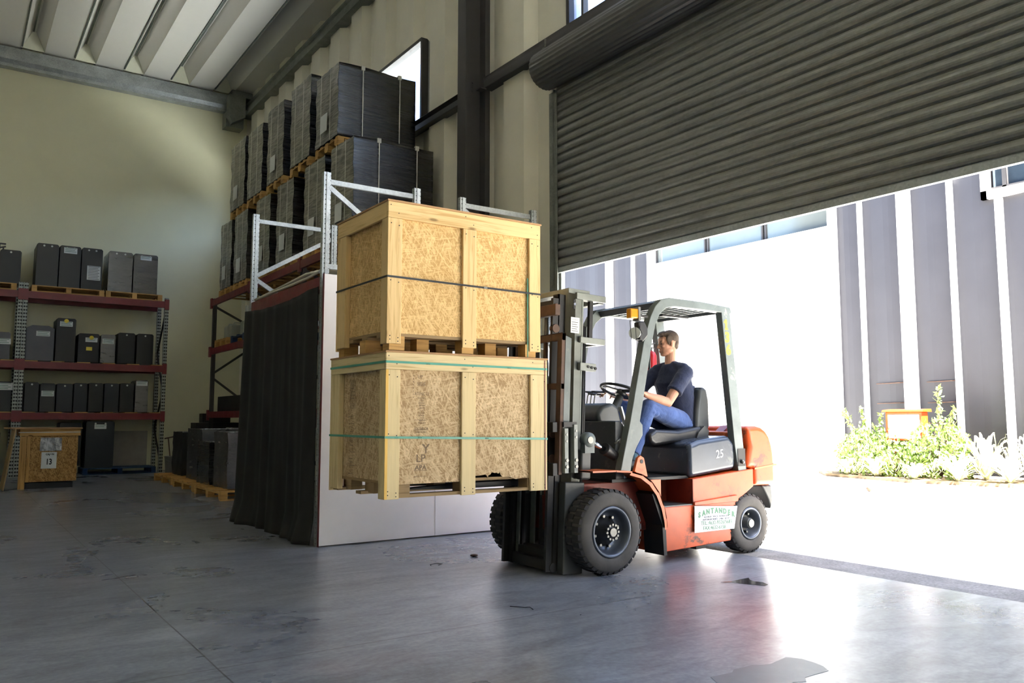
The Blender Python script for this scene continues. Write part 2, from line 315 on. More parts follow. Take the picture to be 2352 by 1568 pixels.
# repeated small parts: every separate piece becomes a part of its own
SPLIT = {'strip', 'pallet_block', 'block', 'runner', 'roller', 'inner_crossmember', 'bolt', 'wheel_nut', 'lever', 'lever_knob', 'eye', 'eyebrow', 'chain', 'chain_sheave', 'lifting_eye', 'rail', 'hydraulic_hose', 'tie_strut', 'fork_carriage', 'corner_strip', 'roller_rail'}
class MB:
    """collects shapes given in world coordinates; build() links them as ONE mesh object"""
    def __init__(s): s.v = []; s.f = []; s.uv = []; s.sm = []; s.T = None
    def add(s, vs, fs, uvs=None, smooth=False):
        o = len(s.v)
        if s.T is not None: vs = [s.T @ Vector(p) for p in vs]
        s.v += [tuple(p) for p in vs]
        for i, f in enumerate(fs):
            s.f.append([o + k for k in f]); s.uv.append(uvs[i] if uvs else [(0, 0)] * len(f)); s.sm.append(smooth)
        return s
    def box(s, x0, x1, y0, y1, z0, z1, R=None, pivot=None):
        if x0 > x1: x0, x1 = x1, x0
        if y0 > y1: y0, y1 = y1, y0
        if z0 > z1: z0, z1 = z1, z0
        vs = [Vector((x, y, z)) for z in (z0, z1) for y in (y0, y1) for x in (x0, x1)]
        fs = [(0, 2, 3, 1), (4, 5, 7, 6), (0, 1, 5, 4), (2, 6, 7, 3), (0, 4, 6, 2), (1, 3, 7, 5)]
        dims = (x1 - x0, y1 - y0, z1 - z0); la = dims.index(max(dims)); mn = (x0, y0, z0)
        ou, ov = random.random() * 9, random.random() * 9
        if R == 'noshift': ou = ov = 0; R = None
        uvs = []
        for f, nax in zip(fs, (2, 2, 1, 1, 0, 0)):
            axes = [a for a in (0, 1, 2) if a != nax]
            if la in axes: u = la; w = [a for a in axes if a != la][0]
            else: u, w = axes
            uvs.append([(vs[k][u] - mn[u] + ou, vs[k][w] - mn[w] + ov) for k in f])
        if R is not None:
            p = Vector(pivot) if pivot else Vector(((x0 + x1) / 2, (y0 + y1) / 2, (z0 + z1) / 2))
            vs = [R @ (q - p) + p for q in vs]
        return s.add(vs, fs, uvs)
    def beam(s, a, b, w, h, up=(0, 0, 1), noshift=False):
        """box from a to b, w across, h along 'up'"""
        a = Vector(a); b = Vector(b); d = (b - a); L = d.length; d.normalize(); u = Vector(up)
        side = d.cross(u); side = side.normalized() if side.length > 1e-6 else Vector((1, 0, 0)); u = side.cross(d).normalized()
        vs = [a + d * (L * i) + side * (w / 2 * j) + u * (h / 2 * k) for k in (-1, 1) for j in (-1, 1) for i in (0, 1)]
        fs = [(0, 2, 3, 1), (4, 5, 7, 6), (0, 1, 5, 4), (2, 6, 7, 3), (0, 4, 6, 2), (1, 3, 7, 5)]
        ou = 0 if noshift else random.random() * 9; ov = 0 if noshift else random.random() * 9
        loc = [(L * i, w / 2 * j + w / 2, h / 2 * k + h / 2) for k in (-1, 1) for j in (-1, 1) for i in (0, 1)]
        uvs = []
        for f, (p, q) in zip(fs, ((0, 1), (0, 1), (0, 2), (0, 2), (1, 2), (1, 2))): uvs.append([(loc[k][p] + ou, loc[k][q] + ov) for k in f])
        return s.add(vs, fs, uvs)
    def prism(s, pts, axis, a0, a1, smooth=False):
        """polygon extruded along an axis; pts in the other two axes (xz for y, xy for z, yz for x)"""
        n = len(pts)
        def P(p, a): return {'y': (p[0], a, p[1]), 'z': (p[0], p[1], a), 'x': (a, p[0], p[1])}[axis]
        vs = [P(p, a0) for p in pts] + [P(p, a1) for p in pts]
        fs = [list(range(n)), list(range(2 * n - 1, n - 1, -1))] + [(i, i + n, (i + 1) % n + n, (i + 1) % n) for i in range(n)]
        uvs = [[(vs[k][0] + vs[k][1], vs[k][2]) for k in f] for f in fs]
        return s.add(vs, fs, uvs, smooth)
    def cyl(s, a, b, r, r2=None, n=16, cap=True, smooth=True):
        a = Vector(a); b = Vector(b); d = (b - a).normalized(); r2 = r if r2 is None else r2
        u = d.orthogonal().normalized(); w = d.cross(u)
        A = [a + (u * math.cos(t) + w * math.sin(t)) * r for t in [2 * PI * i / n for i in range(n)]]
        B = [b + (u * math.cos(t) + w * math.sin(t)) * r2 for t in [2 * PI * i / n for i in range(n)]]
        s.add(A + B, [(i, (i + 1) % n, (i + 1) % n + n, i + n) for i in range(n)], None, smooth)
        if cap: s.add(A, [list(range(n - 1, -1, -1))]); s.add(B, [list(range(n))])
        return s
    def tube(s, pts, r, n=8, closed=False, cap=True):
        pts = [Vector(p) for p in pts]; m = len(pts); rr = r if isinstance(r, (list, tuple)) else [r] * m
        vs = []; prev = None
        for i, p in enumerate(pts):
            if closed: d = pts[(i + 1) % m] - pts[(i - 1) % m]
            else: d = pts[min(i + 1, m - 1)] - pts[max(i - 1, 0)]
            d.normalize()
            u = d.orthogonal().normalized() if prev is None else (prev - d * prev.dot(d)).normalized()
            prev = u; w = d.cross(u)
            vs += [p + (u * math.cos(2 * PI * k / n) + w * math.sin(2 * PI * k / n)) * rr[i] for k in range(n)]
        fs = []
        for i in range(m if closed else m - 1):
            j = (i + 1) % m
            fs += [(i * n + k, i * n + (k + 1) % n, j * n + (k + 1) % n, j * n + k) for k in range(n)]
        s.add(vs, fs, None, True)
        if cap and not closed:
            s.add(vs[:n], [list(range(n - 1, -1, -1))]); s.add(vs[-n:], [list(range(n))])
        return s
    def lathe(s, prof, c, axis='y', n=40, smooth=True, closed=False):
        """prof: (r, a) pairs, a measured along the axis from centre c"""
        c = Vector(c); vs = []; m = len(prof)
        for r, a in prof:
            for k in range(n):
                t = 2 * PI * k / n; q = (r * math.cos(t), r * math.sin(t))
                vs.append(c + (Vector((q[0], a, q[1])) if axis == 'y' else Vector((q[0], q[1], a)) if axis == 'z' else Vector((a, q[0], q[1]))))
        fs = []
        for i in range(m if closed else m - 1):
            j = (i + 1) % m
            fs += [(i * n + k, i * n + (k + 1) % n, j * n + (k + 1) % n, j * n + k) for k in range(n)]
        return s.add(vs, fs, None, smooth)
    def ball(s, c, r, n=16, m=10):
        r = (r, r, r) if not isinstance(r, (tuple, list)) else r; c = Vector(c); vs = []
        for i in range(m + 1):
            ph = PI * i / m
            for k in range(n):
                t = 2 * PI * k / n; vs.append(c + Vector((r[0] * math.sin(ph) * math.cos(t), r[1] * math.sin(ph) * math.sin(t), r[2] * math.cos(ph))))
        fs = [(i * n + k, (i + 1) * n + k, (i + 1) * n + (k + 1) % n, i * n + (k + 1) % n) for i in range(m) for k in range(n)]
        return s.add(vs, fs, None, True)
    def islands(s):
        key = {}; par = list(range(len(s.v)))
        def find(a):
            while par[a] != a: par[a] = par[par[a]]; a = par[a]
            return a
        for i, p in enumerate(s.v):
            k = (round(p[0], 4), round(p[1], 4), round(p[2], 4))
            if k in key: par[find(i)] = find(key[k])
            else: key[k] = i
        for f in s.f:
            for k in f[1:]: par[find(k)] = find(f[0])
        groups = {}
        for fi, f in enumerate(s.f): groups.setdefault(find(f[0]), []).append(fi)
        out = []
        for fl in groups.values():
            m = MB(); idx = {}
            for fi in fl:
                m.f.append([idx.setdefault(k, len(idx)) for k in s.f[fi]]); m.uv.append(s.uv[fi]); m.sm.append(s.sm[fi])
            m.v = [None] * len(idx)
            for k, j in idx.items(): m.v[j] = s.v[k]
            out.append(m)
        return out
    def build(s, name, mat, parent=None, bevel=0, seg=2, fix=True):
        if name in SPLIT and parent is not None:
            il = s.islands()
            if len(il) > 1: return [m.build(name, mat, parent, bevel, seg, fix) for m in il][0]
        me = bpy.data.meshes.new(name); o = bpy.data.objects.new(name, me); C.objects.link(o)
        if parent is not None:
            T = ORG[parent.name]; inv = T.inverted(); vs = [inv @ Vector(v) for v in s.v]
            o.parent = parent; ORG[o.name] = T
        else:
            vs = s.v; ORG[o.name] = Matrix.Identity(4)
        me.from_pydata([tuple(v) for v in vs], [], s.f)
        uvl = me.uv_layers.new(name='UVMap'); i = 0
        flat = [c for f in s.uv for uv in f for c in uv]; uvl.data.foreach_set('uv', flat)
        me.polygons.foreach_set('use_smooth', s.sm)
        if fix:
            bm = bmesh.new(); bm.from_mesh(me); bmesh.ops.remove_doubles(bm, verts=bm.verts, dist=1e-5)
            bmesh.ops.recalc_face_normals(bm, faces=bm.faces); bm.to_mesh(me); bm.free()
        me.materials.append(M[mat] if isinstance(mat, str) else mat)
        me.update()
        if bevel:
            if seg > 1:
                for p in me.polygons: p.use_smooth = True
            b = o.modifiers.new('bevel', 'BEVEL'); b.width = bevel; b.segments = seg; b.limit_method = 'ANGLE'; b.angle_limit = math.radians(40)
            b.harden_normals = seg > 1
        return o

def thing(name, label, cat, loc=(0, 0, 0), rz=0.0, group=None):
    o = bpy.data.objects.new(name, None); o.empty_display_size = 0.2; C.objects.link(o)
    o.location = loc; o.rotation_euler = (0, 0, rz); o['label'] = label; o['category'] = cat
    if group: o['group'] = group
    ORG[o.name] = Matrix.Translation(loc) @ Matrix.Rotation(rz, 4, 'Z')
    return o
def tag(o, label, cat, group=None, kind=None):
    o['label'] = label; o['category'] = cat
    if group: o['group'] = group
    if kind: o['kind'] = kind
    return o
def struct(o, label=None, cat=None):
    o['kind'] = 'structure'
    if label: o['label'] = label
    if cat: o['category'] = cat
    return o
def rebase(o, loc):
    """move the origin of a one-mesh thing to loc without moving its shape"""
    d = Vector(loc) - o.location
    for v in o.data.vertices: v.co -= d
    o.location = loc; ORG[o.name] = Matrix.Translation(loc); return o
KIDS = {}
def dup(root, loc, rz=0.0, label=None, group=None):
    r = root.copy(); C.objects.link(r); r.location = loc; r.rotation_euler = (0, 0, rz)
    if label: r['label'] = label
    if group: r['group'] = group
    ORG[r.name] = Matrix.Translation(loc) @ Matrix.Rotation(rz, 4, 'Z')
    for ch in list(root.children):
        c = ch.copy(); C.objects.link(c); c.parent = r; ORG[c.name] = ORG[r.name]
        for g in ch.children:
            d = g.copy(); C.objects.link(d); d.parent = c; ORG[d.name] = ORG[r.name]
    return r

def text_mesh(txt, size, extrude=0.0006, align='CENTER', bold=0.0, shear=0.0):
    cu = bpy.data.curves.new('lettering', 'FONT'); cu.body = txt; cu.size = size; cu.extrude = extrude; cu.align_x = align; cu.align_y = 'CENTER'
    cu.offset = bold; cu.shear = shear; cu.resolution_u = 3
    o = bpy.data.objects.new('lettering', cu); C.objects.link(o)
    dg = bpy.context.evaluated_depsgraph_get(); dg.update()
    me = bpy.data.meshes.new_from_object(o.evaluated_get(dg)); bpy.data.objects.remove(o); bpy.data.curves.remove(cu)
    vs = [tuple(v.co) for v in me.vertices]; fs = [list(p.vertices) for p in me.polygons]; bpy.data.meshes.remove(me)
    return vs, fs
def lettering(mb, txt, size, origin, right=(1, 0, 0), up=(0, 0, 1), bold=0.0, align='CENTER', squash=1.0):
    vs, fs = text_mesh(txt, size, bold=bold, align=align); r = Vector(right).normalized(); u = Vector(up).normalized(); n = r.cross(u); o = Vector(origin)
    mb.add([o + r * v[0] * squash + u * v[1] + n * v[2] for v in vs], fs)
    return mb
# ------------------------------------------------------------------ room shell
XW = 6.10            # inner plane of the door wall
DY0, DY1, DZ = -1.0, 7.74, 5.32      # doorway
struct(MB().box(-9, 6.0, -9, 21.3, -0.2, 0, R='noshift').build('floor', 'floor'), 'grey polished concrete warehouse floor with stains and joints', 'floor')
struct(MB().box(6.0, 6.46, DY0 - .2, DY1 + .2, -0.2, -0.004).build('trim_1', 'threshold'), 'rough concrete threshold strip across the doorway', 'threshold')
struct(MB().box(-9, 6.46, 21.2, 21.5, 0, 11).build('wall_back', 'wall_cream'), 'plain cream back wall behind the racks', 'wall')

def ribbed(mb, x, depth, y0, y1, z0, z1, holes, pitch, phase, sgn=1, flat=0.50, slope=0.11):
    """trapezoid-ribbed sheet standing in the plane x, ribs projecting by depth*sgn; holes = [(ya, yb, za, zb)]"""
    ks = []
    k0 = int((y0 - phase) / pitch) - 2
    for k in range(k0, k0 + int((y1 - y0) / pitch) + 5):
        b = phase + k * pitch
        top = pitch - flat - 2 * slope
        for yy, d in ((b, 0), (b + slope, 1), (b + slope + top, 1), (b + 2 * slope + top, 0)): ks.append((yy, d))
    def depth_at(y):
        for (a, da), (b, db) in zip(ks, ks[1:]):
            if a <= y <= b: return da + (db - da) * (y - a) / max(1e-9, b - a)
        return 0
    ys = sorted(set([round(a, 4) for a, d in ks if y0 < a < y1] + [y0, y1] + [v for h in holes for v in h[:2] if y0 < v < y1]))
    zs = sorted(set([z0, z1] + [v for h in holes for v in h[2:] if z0 < v < z1]))
    for a, b in zip(ys, ys[1:]):
        for c, d in zip(zs, zs[1:]):
            ym, zm = (a + b) / 2, (c + d) / 2
            if any(h[0] < ym < h[1] and h[2] < zm < h[3] for h in holes): continue
            xa, xb = x + sgn * depth * depth_at(a), x + sgn * depth * depth_at(b)
            mb.add([(xa, a, c), (xb, b, c), (xb, b, d), (xa, a, d)], [(0, 1, 2, 3)])
    return mb
WIN1 = (11.32, 20.2, 6.03, 7.40); WIN2 = (-1.0, 7.52, 6.03, 9.0); FILL_WIN = (-8.6, -2.4, 6.03, 9.0)  # last one: unseen high opening added to let in more daylight
FILL_DOOR = (-8.6, -4.5, -1, DZ)  # unseen doorway added behind the camera to brighten the hall
holes = [(DY0, DY1, -1, DZ), FILL_DOOR, WIN1, WIN2, FILL_WIN]
mb = ribbed(MB(), 6.24, 0.15, -9, 21.2, 0, 11, holes, 1.06, 12.64, sgn=-1, flat=0.34, slope=0.12)
w = mb.build('wall_right', 'panel_cream', fix=False)
struct(w, 'cream ribbed panel wall around the roller door', 'wall')
def slab_with_holes(mb, x0, x1, y0, y1, z0, z1, holes):
    ys = sorted(set([y0, y1] + [v for h in holes for v in h[:2]])); zs = sorted(set([z0, z1] + [v for h in holes for v in h[2:] if z0 < v < z1]))
    for a, b in zip(ys, ys[1:]):
        for c, d in zip(zs, zs[1:]):
            ym, zm = (a + b) / 2, (c + d) / 2
            if any(h[0] < ym < h[1] and h[2] < zm < h[3] for h in holes): continue
            mb.box(x0, x1, a, b, c, d)
    return mb
struct(slab_with_holes(MB(), 6.26, 6.46, -9.3, 21.5, -.2, 11, [(DY0 - .5, DY1 + .5, -1, DZ), FILL_DOOR, WIN1, WIN2, FILL_WIN]).build('wall_outer', 'roof_dark'), None)
LEFT_OPEN = [(-30, -29, -1, 3.4)]
FRONT_DOORS = [(-30, -29, -1, 5.3)]   # kept shut
# far side and front walls, closed; the added openings sit in the door wall
struct(slab_with_holes(MB(), -9.3, -9, -9.3, 21.5, -.2, 11, LEFT_OPEN).build('wall_left', 'wall_cream'), None)
mb = slab_with_holes(MB(), -9.3, -9, -9.3, 6.46, -.2, 11, FRONT_DOORS)
mb.v = [(p[1], p[0], p[2]) for p in mb.v]
struct(mb.build('wall_front', 'wall_cream'), None)
struct(MB().box(-17, -16, -40, 60, 0, 12).build('wall_sky_block', 'roof_dark'))   # unseen wall added to cut low sky light from the side
# white door surround inside the wall thickness
mb = MB().box(6.26, 6.46, DY1 + .46, DY1 + .5, 0, DZ).box(6.26, 6.46, DY0 - .5, DY0 - .46, 0, DZ).box(6.26, 6.46, DY0 - .46, DY1 + .46, DZ - .04, DZ)
struct(mb.build('trim_2', 'white'))

# roof deck: folded plates running along the hall (y), closed over the back wall
SKY_X = []; SKY_Y = (0, 1)    # fibreglass skylight sheets between the folds
def deck():
    mb = MB(); prof = []; x = 1.416 + 1.0625 * 5 - 0
    xs = []
    k = -10
    while True:
        xf = 1.416 + 1.0625 * k
        if xf > 6.2: break
        # flat from xf to xf+0.595, ridge up to +1.0625
        xs += [(xf, 9.65), (min(xf + 0.595, 6.30), 9.65)]
        if xf + 0.8 < 6.2: xs += [(xf + 0.79, 10.0), (xf + 0.865, 10.0)]
        k += 1
    y0, y1 = -9.3, 21.25
    for (a, za), (b, zb) in zip(xs, xs[1:]):
        if za == zb == 9.65 and any(abs(a - q) < .01 for q in SKY_X):
            mb.add([(a, y0, za), (b, y0, zb), (b, SKY_Y[0], zb), (a, SKY_Y[0], za)], [(0, 1, 2, 3)]); mb.add([(a, SKY_Y[1], za), (b, SKY_Y[1], zb), (b, y1, zb), (a, y1, za)], [(0, 1, 2, 3)]); continue
        mb.add([(a, y0, za), (b, y0, zb), (b, y1, zb), (a, y1, za)], [(0, 1, 2, 3)])
    return mb, xs
mb, xs = deck()
ce = struct(mb.build('ceiling', 'deck', fix=False), 'pale folded roof deck of long trapezoid plates', 'ceiling')
# flange lips along each ridge and slab edge
mb = MB()
for k in range(-9, 5):
    xf = 1.416 + 1.0625 * k
    mb.box(xf + .60, xf + .625, -9, 20.9, 9.63, 9.66).box(xf + .79, xf + .82, -9, 20.7, 9.955, 9.975)
mb.box(6.27, 6.30, -9, 21, 9.58, 9.66)
struct(mb.build('trim_3', 'galv_dull'))
mb = MB()
for k in range(-9, 5):
    xf = 1.416 + 1.0625 * k; a = (xf + .595, 21.0, 9.65); b = (xf + 1.0625, 21.0, 9.65); p = (xf + .79, 20.78, 9.99); q = (xf + .865, 20.78, 9.99)
    mb.add([a, b, q, p, (xf + .83, 21.04, 9.65)], [(0, 1, 2, 3), (0, 4, 1)])
struct(mb.build('trim_4', 'deck_end', fix=False))
# eaves beam along the back wall: cold-formed section with lips
mb = MB().prism([(21.2, 9.60), (20.98, 9.60), (20.98, 9.47), (20.93, 9.45), (20.93, 9.30), (21.0, 9.22), (21.0, 9.15), (21.2, 9.15)], 'x', -9, 5.62)
struct(mb.build('trim_5', 'galv'), 'galvanised eaves beam under the roof deck', 'beam')
mb = MB().box(5.56, 6.10, 20.6, 21.15, 9.46, 9.62).box(5.62, 6.1, 20.72, 21.0, 9.10, 9.2).box(5.5, 5.95, 20.85, 21.2, 8.72, 9.12).prism([(5.5, 9.5), (5.92, 9.5), (5.92, 8.95), (5.6, 8.75), (5.5, 8.95)], 'y', 20.6, 20.86)
struct(mb.build('trim_6', 'galv_dull', bevel=.01), 'galvanised bracket box in the roof corner', 'bracket')
# purlin along the door wall under the deck
mb = MB().prism([(5.96, 9.35), (6.2, 9.35), (6.2, 9.06), (5.96, 9.06), (5.96, 9.13), (6.0, 9.15), (6.0, 9.28), (5.96, 9.30)], 'y', -9, 21)
struct(mb.build('trim_7', 'galv_dull'), 'long steel purlin along the top of the ribbed wall', 'beam')
# column and girts
mb = MB().box(5.72, 5.745, 9.40, 9.62, 0, 10.5).box(6.02, 6.10, 9.36, 9.66, 0, 10.5).box(5.74, 6.03, 9.5, 9.53, 0, 10.5)
for z in (5.86, 5.92, 5.98): mb.cyl((5.9, 9.49, z), (5.9, 9.515, z), .012, n=8)
struct(mb.build('steel_column', 'column', bevel=.003), 'dark painted steel column against the ribbed wall', 'column')
mb = MB().box(5.99, 6.13, 9.6, 20.9, 5.86, 5.875).box(5.99, 6.005, 9.6, 20.9, 5.875, 6.02).box(5.99, 6.13, 9.6, 20.9, 6.02, 6.035)
mb.box(5.99, 6.13, -1.6, 9.36, 5.86, 5.875).box(5.99, 6.005, -1.6, 9.36, 5.875, 6.02).box(5.99, 6.13, -1.6, 9.36, 6.02, 6.035).box(5.9, 6.0, 9.3, 9.42, 5.84, 5.86)
struct(mb.build('trim_8', 'column', bevel=.003), 'dark horizontal girt across the ribbed wall', 'beam')

def window(name, w, mull, glass, label):
    y0, y1, z0, z1 = w; x0, x1 = 6.04, 6.16
    mb = MB().box(x0, x1, y0 - .03, y0 + .03, z0, z1).box(x0, x1, y1 - .03, y1 + .03, z0, z1).box(x0, x1, y0, y1, z1 - .03, z1 + .03).box(x0, x1, y0, y1, z0 - .0, z0 + .03)
    for m_ in mull: mb.box(x0 + .02, x1 - .02, m_ - .02, m_ + .02, z0, z1)
    f = struct(mb.build(name, 'column', bevel=.003), label, 'window')
    MB().box(6.10, 6.106, y0 + .02, y1 - .02, z0 + .02, z1 - .02).build('pane', glass, f)
    mb = MB().box(6.16, 6.46, y0, y0 + .02, z0, z1).box(6.16, 6.46, y1 - .02, y1, z0, z1).box(6.16, 6.46, y0 + .02, y1 - .02, z0, z0 + .02).box(6.16, 6.46, y0 + .02, y1 - .02, z1 - .02, z1)
    mb.build('reveal', 'white', f)
    return f
window('window_1', WIN1, (14.3, 17.2), 'glass', 'high dark-framed window behind the black wrapped pallet loads')
f = window('window_2', WIN2, (7.26, 5.6, 3.9, 2.2, .6), 'glass', 'long dark-framed window above the roller door')
MB().box(6.12, 6.125, 7.28, 7.5, 6.05, 8.97).build('film_strip', 'glass_haze', f)

# ------------------------------------------------------------------ roller door
ZB = 2.99; x0 = 6.02; pitch = 0.108
door = None
prof = []; z = ZB + .06; n = int((5.45 - z) / pitch)
for k in range(n + 1):
    b = z + k * pitch
    prof += [(x0 + .004, b), (x0 + .016, b + .006), (x0 + .014, b + .012), (x0 - .006, b + .022), (x0 - .016, b + .04), (x0 - .018, b + .058), (x0 - .010, b + .078), (x0 + .002, b + .092), (x0 + .004, b + .100)]
mb = MB(); ya, yb = DY0 + .02, DY1 - .01
for (xa, za), (xb, zb) in zip(prof, prof[1:]): mb.add([(xa, ya, za), (xb, ya, zb), (xb, yb, zb), (xa, yb, za)], [(0, 1, 2, 3)])
mb.add([(x0 + .03, ya, z), (x0 + .03, yb, z), (x0 + .03, yb, 5.45), (x0 + .03, ya, 5.45)], [(0, 1, 2, 3)])
door = struct(mb.build('door_1', 'shutter', fix=False), 'grey steel roller shutter lowered to just above the forklift', 'roller door')
MB().prism([(x0 - .012, ZB), (x0 + .03, ZB), (x0 + .03, ZB + .07), (x0 + .006, ZB + .075), (x0 - .012, ZB + .06)], 'y', ya, yb).build('bottom_bar', 'galv', door)
mb = MB()
N = 44
for i in range(N):   # corrugated drum cover
    pass
pr_ = [(.235 + (.006 if i % 2 else 0)) for i in range(56)]
ring = lambda y: [(5.89 + pr_[i] * math.cos(2 * PI * i / 56), y, 5.53 + pr_[i] * math.sin(2 * PI * i / 56)) for i in range(56)]
A, B = ring(DY0 - .1), ring(7.80)
mb.add(A + B, [(i, (i + 1) % 56, (i + 1) % 56 + 56, i + 56) for i in range(56)]); mb.add(B, [list(range(56))]); mb.add(A, [list(range(55, -1, -1))])
mb.build('drum', 'shutter_drum', door)
mb = MB().box(5.985, 6.09, 7.735, 7.75, 0, 5.3).box(5.985, 5.995, 7.68, 7.83, 0, 5.27).box(6.06, 6.12, 7.70, 7.75, 0, 5.3)
for z in (0.6, 1.4, 2.2, 3.0, 3.8, 4.6, 5.1): mb.cyl((5.98, 7.80, z), (5.99, 7.80, z), .012, n=8)
mb.build('guide_rail', 'galv_dull', door)
MB().box(5.985, 6.1, DY0 - .08, DY0, 0, 5.3).build('guide_rail', 'galv_dull', door)
MB().cyl((5.93, 7.83, 5.85), (5.93, 7.83, 5.98), .012, n=8).box(5.9, 5.98, 7.8, 7.86, 5.83, 5.86).build('bracket', 'steel', door)

# ------------------------------------------------------------------ outside: yard and the opposite building
struct(MB().box(6.46, 18.9, -40, 60, -0.2, -0.012).box(-30, -9, -40, 60, -0.2, -0.012).box(-9, 6.46, -40, -9, -0.2, -0.012).build('ground', 'street'), 'sunlit pale concrete yard outside the doorway', 'ground')
XF = 18.0
bld = thing('warehouse_building', 'opposite building with grey ribbed panels, sunlit rib sides painted as white stripes and a white roller door', 'building', (18.3, 12, 0))
Dd = (11.95, 18.15, 0, 5.28); Wd = (11.95, 18.15, 6.05, 7.4); W2 = (1.5, 8.15, 6.05, 7.4)
mb = ribbed(MB(), XF, 0.03, -30, 11.75, 0, 9.5, [W2], 1.03, 3.9, sgn=-1, flat=0.25, slope=0.32)
mb = ribbed(mb, XF, 0.03, 18.35, 50, 0, 9.5, [], 1.03, 18.45, sgn=-1, flat=0.25, slope=0.32)
mb.box(XF + .1, XF + .2, 11.75, 18.35, 7.45, 9.5)
mb.build('wall', 'facade_grey', bld, fix=False)
MB().box(XF + .5, XF + 9, -30, 50, 0, 9.5).build('back_volume', 'facade_grey', bld)
# bright strips: white boxes painting in the sunlit sides of the ribs
mb = MB()
for y_, w_ in ((11.07, .08), (9.86, .30), (8.90, .10), (7.88, .13), (20.05, .30), (19.0, .10), (6.8, .1), (5.74, .1)):
    top = 5.85 if abs(y_ - 7.88) < .01 or y_ < 7.5 else 9.5
    mb.box(XF - .12, XF + .12, y_, y_ + w_, 0, top)
mb.build('strip', 'facade_white', bld)
mb = MB().box(XF - .14, XF + .3, 11.75, 11.95, 0, 7.6).box(XF - .14, XF + .3, 18.15, 18.35, 0, 7.6).box(XF - .1, XF + .3, 11.95, 18.15, 5.28, 6.05).box(XF - .14, XF + .3, 11.75, 18.35, 7.4, 7.6)
mb.box(XF - .12, XF + .12, 1.5, 8.27, 5.87, 6.05).box(XF - .12, XF + .12, 8.15, 8.27, 5.87, 7.5)
mb.build('frame', 'facade_white', bld)
mb = MB(); z = 0
pts = []
while z < 5.3: pts += [(XF + .22, z), (XF + .19, z + .05), (XF + .22, z + .10)]; z += .105
for (xa, za), (xb, zb) in zip(pts, pts[1:]): mb.add([(xa, 11.95, za), (xa, 18.15, za), (xb, 18.15, zb), (xb, 11.95, zb)], [(0, 1, 2, 3)])
mb.build('roller_door', 'facade_white', bld, fix=False)
MB().box(XF + .02, XF + .2, 11.95, 18.15, 5.1, 5.28).build('door_drum', 'facade_white', bld)
for i, (a, b) in enumerate(((11.95, 14.0), (14.06, 16.05), (16.11, 18.15))):
    wd = MB().box(XF + .06, XF + .10, a, a + .05, 6.05, 7.4).box(XF + .06, XF + .10, b - .05, b, 6.05, 7.4).box(XF + .06, XF + .1, a, b, 6.05, 6.09).build('window', 'column', bld)
    MB().box(XF + .10, XF + .11, a, b, 6.05, 7.4).build('pane', plain('reflecting_pane_%d' % i, rgb(112, 118, 116), 0.1, 0.3, 0.1, 0.6), wd)
wd = MB().box(XF + .0, XF + .1, 7.8, 7.88, 6.05, 7.4).box(XF + .0, XF + .10, 1.5, 8.1, 6.05, 6.12).build('window', 'column', bld)
MB().box(XF + .10, XF + .11, 1.5, 8.1, 6.05, 7.4).build('pane', plain('dark_reflecting_pane', rgb(60, 72, 84), 0.06, 0.5, 0.1), wd)
mb = MB()
for yy, z in ((10.2, 2.06), (10.2, 1.6), (9.0, 2.06), (9.0, 1.6), (9.0, 1.15)): mb.tube([(XF - .07, yy, z), (XF - .07, yy + .65, z - .01)], .012, 6)
mb.build('rail', 'rust', bld)

# ------------------------------------------------------------------ planting bed outside
def leafy(name, c, rx, ry, h, n, size, mat_leaf, label, cat, tips=(), seed=1, group=None):
    rnd = random.Random(seed); t = thing(name, label, cat, (c[0], c[1], 0), 0, group)
    st = MB()
    for k in range(9):
        a = rnd.random() * 2 * PI; q = (c[0] + rx * .8 * math.cos(a), c[1] + ry * .8 * math.sin(a), h * (0.6 + .3 * rnd.random()))
        st.tube([(c[0], c[1], 0), ((c[0] + q[0]) / 2, (c[1] + q[1]) / 2, h * .45), q], [.012, .009, .004], 5)
    for tx in tips: st.tube([(c[0], c[1], .2), (tx[0], tx[1], tx[2])], [.01, .003], 5)
    st.build('stem', 'rust', t)
    mb = MB()
    spots = []
    for k in range(n):
        u = rnd.random() ** .4; a = rnd.random() * 2 * PI; ph = rnd.random()
        spots.append((c[0] + rx * u * math.cos(a), c[1] + ry * u * math.sin(a), .08 + (h - .08) * ph * math.sqrt(max(0.05, 1 - (u * .8) ** 2))))
    for tx in tips:
        for k in range(90):
            f = .35 + .65 * k / 90; spots.append((c[0] + (tx[0] - c[0]) * f + rnd.gauss(0, .05 * (1.2 - f)), c[1] + (tx[1] - c[1]) * f + rnd.gauss(0, .07 * (1.2 - f)), .2 + (tx[2] - .2) * f))
    for p in spots:
        R = Euler((rnd.random() * 6, rnd.random() * 6, rnd.random() * 6)).to_matrix(); s_ = size * (.7 + .6 * rnd.random()); p = Vector(p)
        vs = [p + R @ Vector(q) * s_ for q in ((0, 0, 0), (.5, .32, .08), (1.2, 0, 0.02), (.5, -.32, .08))]
        mb.add(vs, [(0, 1, 2, 3)])
    mb.build('foliage', mat_leaf, t, fix=False); return t
M['leaf'] = plain('green_leaves', rgb(120, 142, 72), 0.45, 0, 0.35, 9)
M['leaf_pale'] = plain('pale_green_leaves', rgb(212, 214, 176), 0.5, 0, 0.25, 9)
M['soil'] = plain('brown_soil', rgb(110, 92, 72), 0.95, 0, 0.25, 8, bump=.4)
mb = MB().prism([(15.9, 10.9), (15.7, 9.8), (15.5, 8.8), (15.9, 7.2), (16.6, 6.4), (17.9, 6.2), (17.9, 11.6), (16.8, 11.7)], 'z', -.012, .05)
tag(rebase(mb.build('planting_bed', 'soil'), (17, 9, 0)), 'low planting bed of brown soil along the opposite building', 'planting bed')
